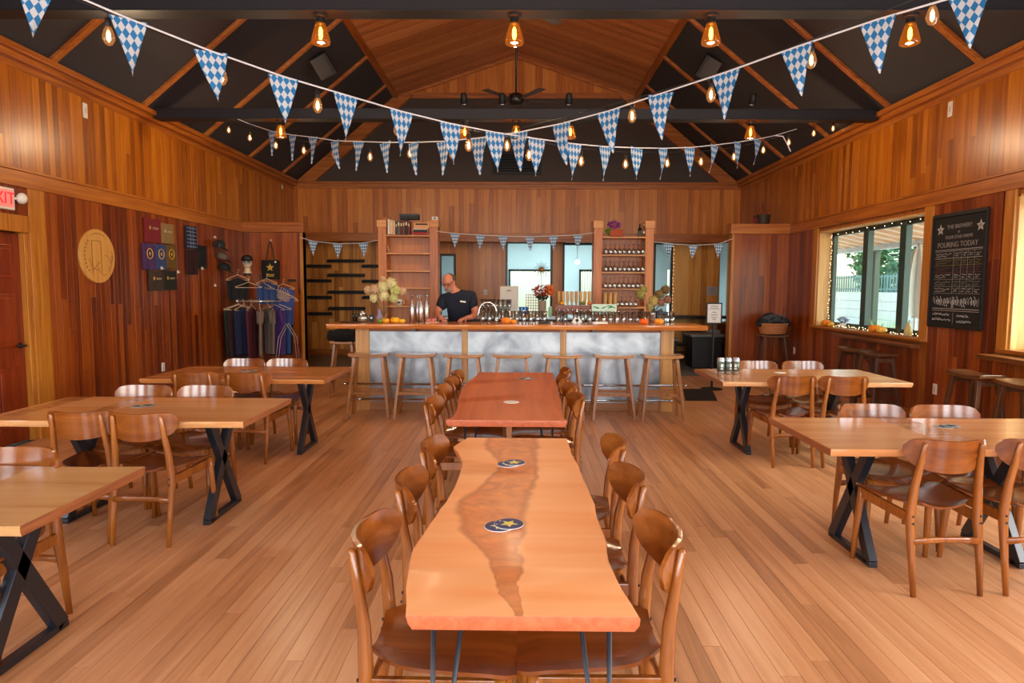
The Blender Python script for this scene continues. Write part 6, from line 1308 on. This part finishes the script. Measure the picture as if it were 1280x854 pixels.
# the bowed face: axes of the head (looks down and to picture left)
hc = V(-.138, -.150, 1.615); fw_ = V(-.28, -.80, -.52).normalized(); hs_ = fw_.cross(UZ).normalized(); hu = hs_.cross(fw_)
if hu.z < 0: hu = -hu
hp = lambda a, b_, c: hc + hs_ * a + fw_ * b_ + hu * c
obj('head', MB().ball((0, 0, 0), .001, 6), SKIN, pm) if False else None
def head_ball(name, c, r, sq, m, n=16):
    o = obj(name, MB().ball((0, 0, 0), r, n, sq), m, pm, smooth=True); R_ = Matrix((hs_, fw_, hu)).transposed(); o.matrix_local = Matrix.Translation(hp(*c)) @ R_.to_4x4(); return o
head_ball('face', (0, .015, -.005), .095, (.80, .98, 1.24), SKIN, 22)
head_ball('nose', (0, .115, -.018), .018, (.8, 1.1, 1.5), SKIN, 10); head_ball('beard', (0, .070, -.085), .052, (1.05, .85, .75), mat('grey beard', (150, 128, 112), .9, bump=.5, bscale=200)); head_ball('mouth', (0, .112, -.062), .016, (1.3, .3, .35), mat('lips', (150, 70, 66), .5), 8)
for s in (-1, 1):
    head_ball('ear', (s * .077, -.005, -.012), .024, (.4, .8, 1.3), SKIN, 10); head_ball('eye', (s * .032, .095, .012), .012, (1, .6, .7), mat('eye', (60, 50, 44), .3), 8)
    head_ball('hair', (s * .058, -.035, .01), .05, (.6, 1.2, 1.1), mat('short grey brown hair', (84, 64, 52), .9, bump=.5, bscale=200), 14)
head_ball('hair_back', (0, -.055, .01), .066, (1.05, .8, 1.15), MATS['short grey brown hair'], 14)
mb = MB()
for s in (-1, 1):
    c_ = hp(s * .034, .112, .010); mb.tube([c_ + hs_ * .027 * math.cos(a) + hu * .018 * math.sin(a) for a in [i * PI / 8 for i in range(17)]], .0032, 5, cap=False); mb.tube([hp(s * .062, .108, .016), hp(s * .08, .0, .014)], .0034, 5)
mb.tube([hp(-.008, .116, .014), hp(.008, .116, .014)], .003, 5); obj('glasses', mb, BLK, pm)
# ================================================================ outside the right window
struct('ground', MB().bb((XR + .3, -25, -.3), (60, 60, -.06)), mat('pale gravel', (196, 186, 170), .9, bscale=3, bump=.5))
# patio roof of slats
pr_ = thing('patio_roof', 'pitched wooden patio roof with pale battens and a white gutter outside the right window', 'roof', (4.96, 12, 3.22)); pr_.rotation_euler = (0, .215, 0)
SLAT = wood('patio board', (150, 92, 46), (190, 128, 74), (214, 160, 106), 'x', .5); mesh_s = MB().bb((0, -.03, -.03), (3.2, .03, 0)).mesh('batten', mat('pale batten', (232, 222, 204), .7))
for i in range(26): link('batten', mesh_s, pr_, (0, -5.5 + i * .46, 0))
obj('boards', MB().bb((0, -6, 0), (3.25, 6.5, .03)), SLAT, pr_)
gu = thing('gutter', 'long white gutter beam along the edge of the patio roof', 'gutter', (8.1, 12, 2.42)); obj('beam', MB().bb((-.06, -6, 0), (.06, 6.5, .16)), mat('white gutter', (206, 214, 222), .5), gu, bevel=.01); obj('lip', MB().bb((.06, -6, .12), (.12, 6.5, .16)), mat('white gutter', (206, 214, 222), .5), gu)
t = thing('patio_post', 'dark green post standing outside the right window', 'post', (8.1, 14.9, -.06)); obj('post', MB().bb((-.06, -.06, 0), (.06, .06, 2.47)), mat('green post', (44, 62, 46), .6), t, bevel=.005); obj('base_plate', MB().bb((-.1, -.1, 0), (.1, .1, .02)), BLK, t)
cw = thing('block_wall', 'cream concrete block retaining wall outside the right window', 'wall', (12, 18, -.06)); 
CBW = mat('cream blocks', (214, 204, 184), .85, bscale=6, var=.08, bump=.3); obj('core', MB().bb((.06, -9, 0), (.3, 12, 1.5)), CBW, cw); mesh_b = MB().bb((0, -.295, 0), (.07, .295, .29)).mesh('block', CBW)
for r_ in range(5):
    for i in range(30): link('block', mesh_b, cw, (0, -8.6 + i * .6 + (.3 if r_ % 2 else 0), r_ * .30))
fn_ = thing('picket_fence', 'pale metal picket fence on top of the block wall outside', 'fence', (12.2, 18, 1.44)); PK = mat('grey green picket', (104, 130, 116), .6); mesh_p = MB().bb((-.015, -.03, 0), (.015, .03, .6)).mesh('picket', PK)
for i in range(100): link('picket', mesh_p, fn_, (0, -6 + i * .17, 0))
for z_ in (.08, .5): obj('rail', MB().bb((-.03, -6.1, z_), (-.015, 11.1, z_ + .05)), PK, fn_)
um = thing('closed_parasol', 'closed white patio parasol hanging in folds outside the right window', 'parasol', (6.65, 10.95, 0)); obj('pole', MB().tube([(0, 0, -.06), (0, 0, 2.3)], .022, 10), mat('white pole', (210, 212, 210), .4), um, smooth=True)
vs_ = []; mb = MB()
pr2 = [(.03, 2.25), (.10, 2.1), (.17, 1.7), (.20, 1.35), (.14, 1.15)]
for (r, z_) in pr2:
    for k in range(24): a = 2 * PI * k / 24; rr = r * (1 + .35 * (k % 3 - 1)); vs_.append((rr * math.cos(a), rr * math.sin(a), z_ - (.12 * (k % 6) / 6 if z_ < 1.2 else 0)))
mb.add(vs_, [(i * 24 + k, i * 24 + (k + 1) % 24, (i + 1) * 24 + (k + 1) % 24, (i + 1) * 24 + k) for i in range(4) for k in range(24)]); obj('canopy', mb, mat('white parasol cloth', (222, 228, 228), .8), um)
obj('base', MB().lathe([(.28, -.06), (.28, 0), (.04, .03)], 20), BLK, um)
LEAFG = [mat('leaf green %d' % i, c, .75, var=.3, bscale=2) for i, c in enumerate(((96, 140, 74), (120, 164, 92), (76, 120, 64)))]
def tree(x_, y_, h_, r, k, label):
    t = thing('tree', label, 'tree', (x_, y_, -.06), 0, 'trees behind the fence outside'); obj('trunk', MB().tube([(0, 0, 0), (.1, 0, h_ * .4), (0, .1, h_ * .8)], [.16, .12, .05], 8), mat('bark', (80, 66, 52), .9), t, smooth=True)
    o = obj('foliage', leaf_cluster(2600, (0, 0, h_ * .62), r, .17, (1, 1, .95)), LEAFG[k], t); o['kind'] = 'stuff'
for i, a in enumerate(((15, 16.5, 4.4, 2.1, 0, 'green tree behind the picket fence at the near side of the window view'), (15.5, 20.5, 5.2, 2.6, 1, 'broad pale green tree behind the picket fence'), (14.8, 24.5, 4.6, 2.3, 2, 'dark green tree behind the pickets at the far side'), (17.5, 28.5, 6, 3.1, 0, 'tall tree far behind the fence'), (20, 24, 6.5, 3.2, 2, 'darker tree farthest back beyond the fence'), (18.5, 18.5, 6, 3.0, 1, 'pale tree in the second row behind the fence'))): tree(*a)
t = thing('grass_tuft', 'tall green grass clump at the foot of the green post outside', 'grass', (8.1, 14.3, -.06))
mb = MB()
for i in range(90): a = random.uniform(0, 2 * PI); r = random.uniform(0, .15); q = random.uniform(.1, .35); mb.tube([(r * math.cos(a), r * math.sin(a), 0), ((r + q * .4) * math.cos(a), (r + q * .4) * math.sin(a), .5), ((r + q) * math.cos(a), (r + q) * math.sin(a), .75 + random.random() * .3)], [.008, .006, .001], 3)
o = obj('blades', mb, LEAFG[1], t); o['kind'] = 'stuff'
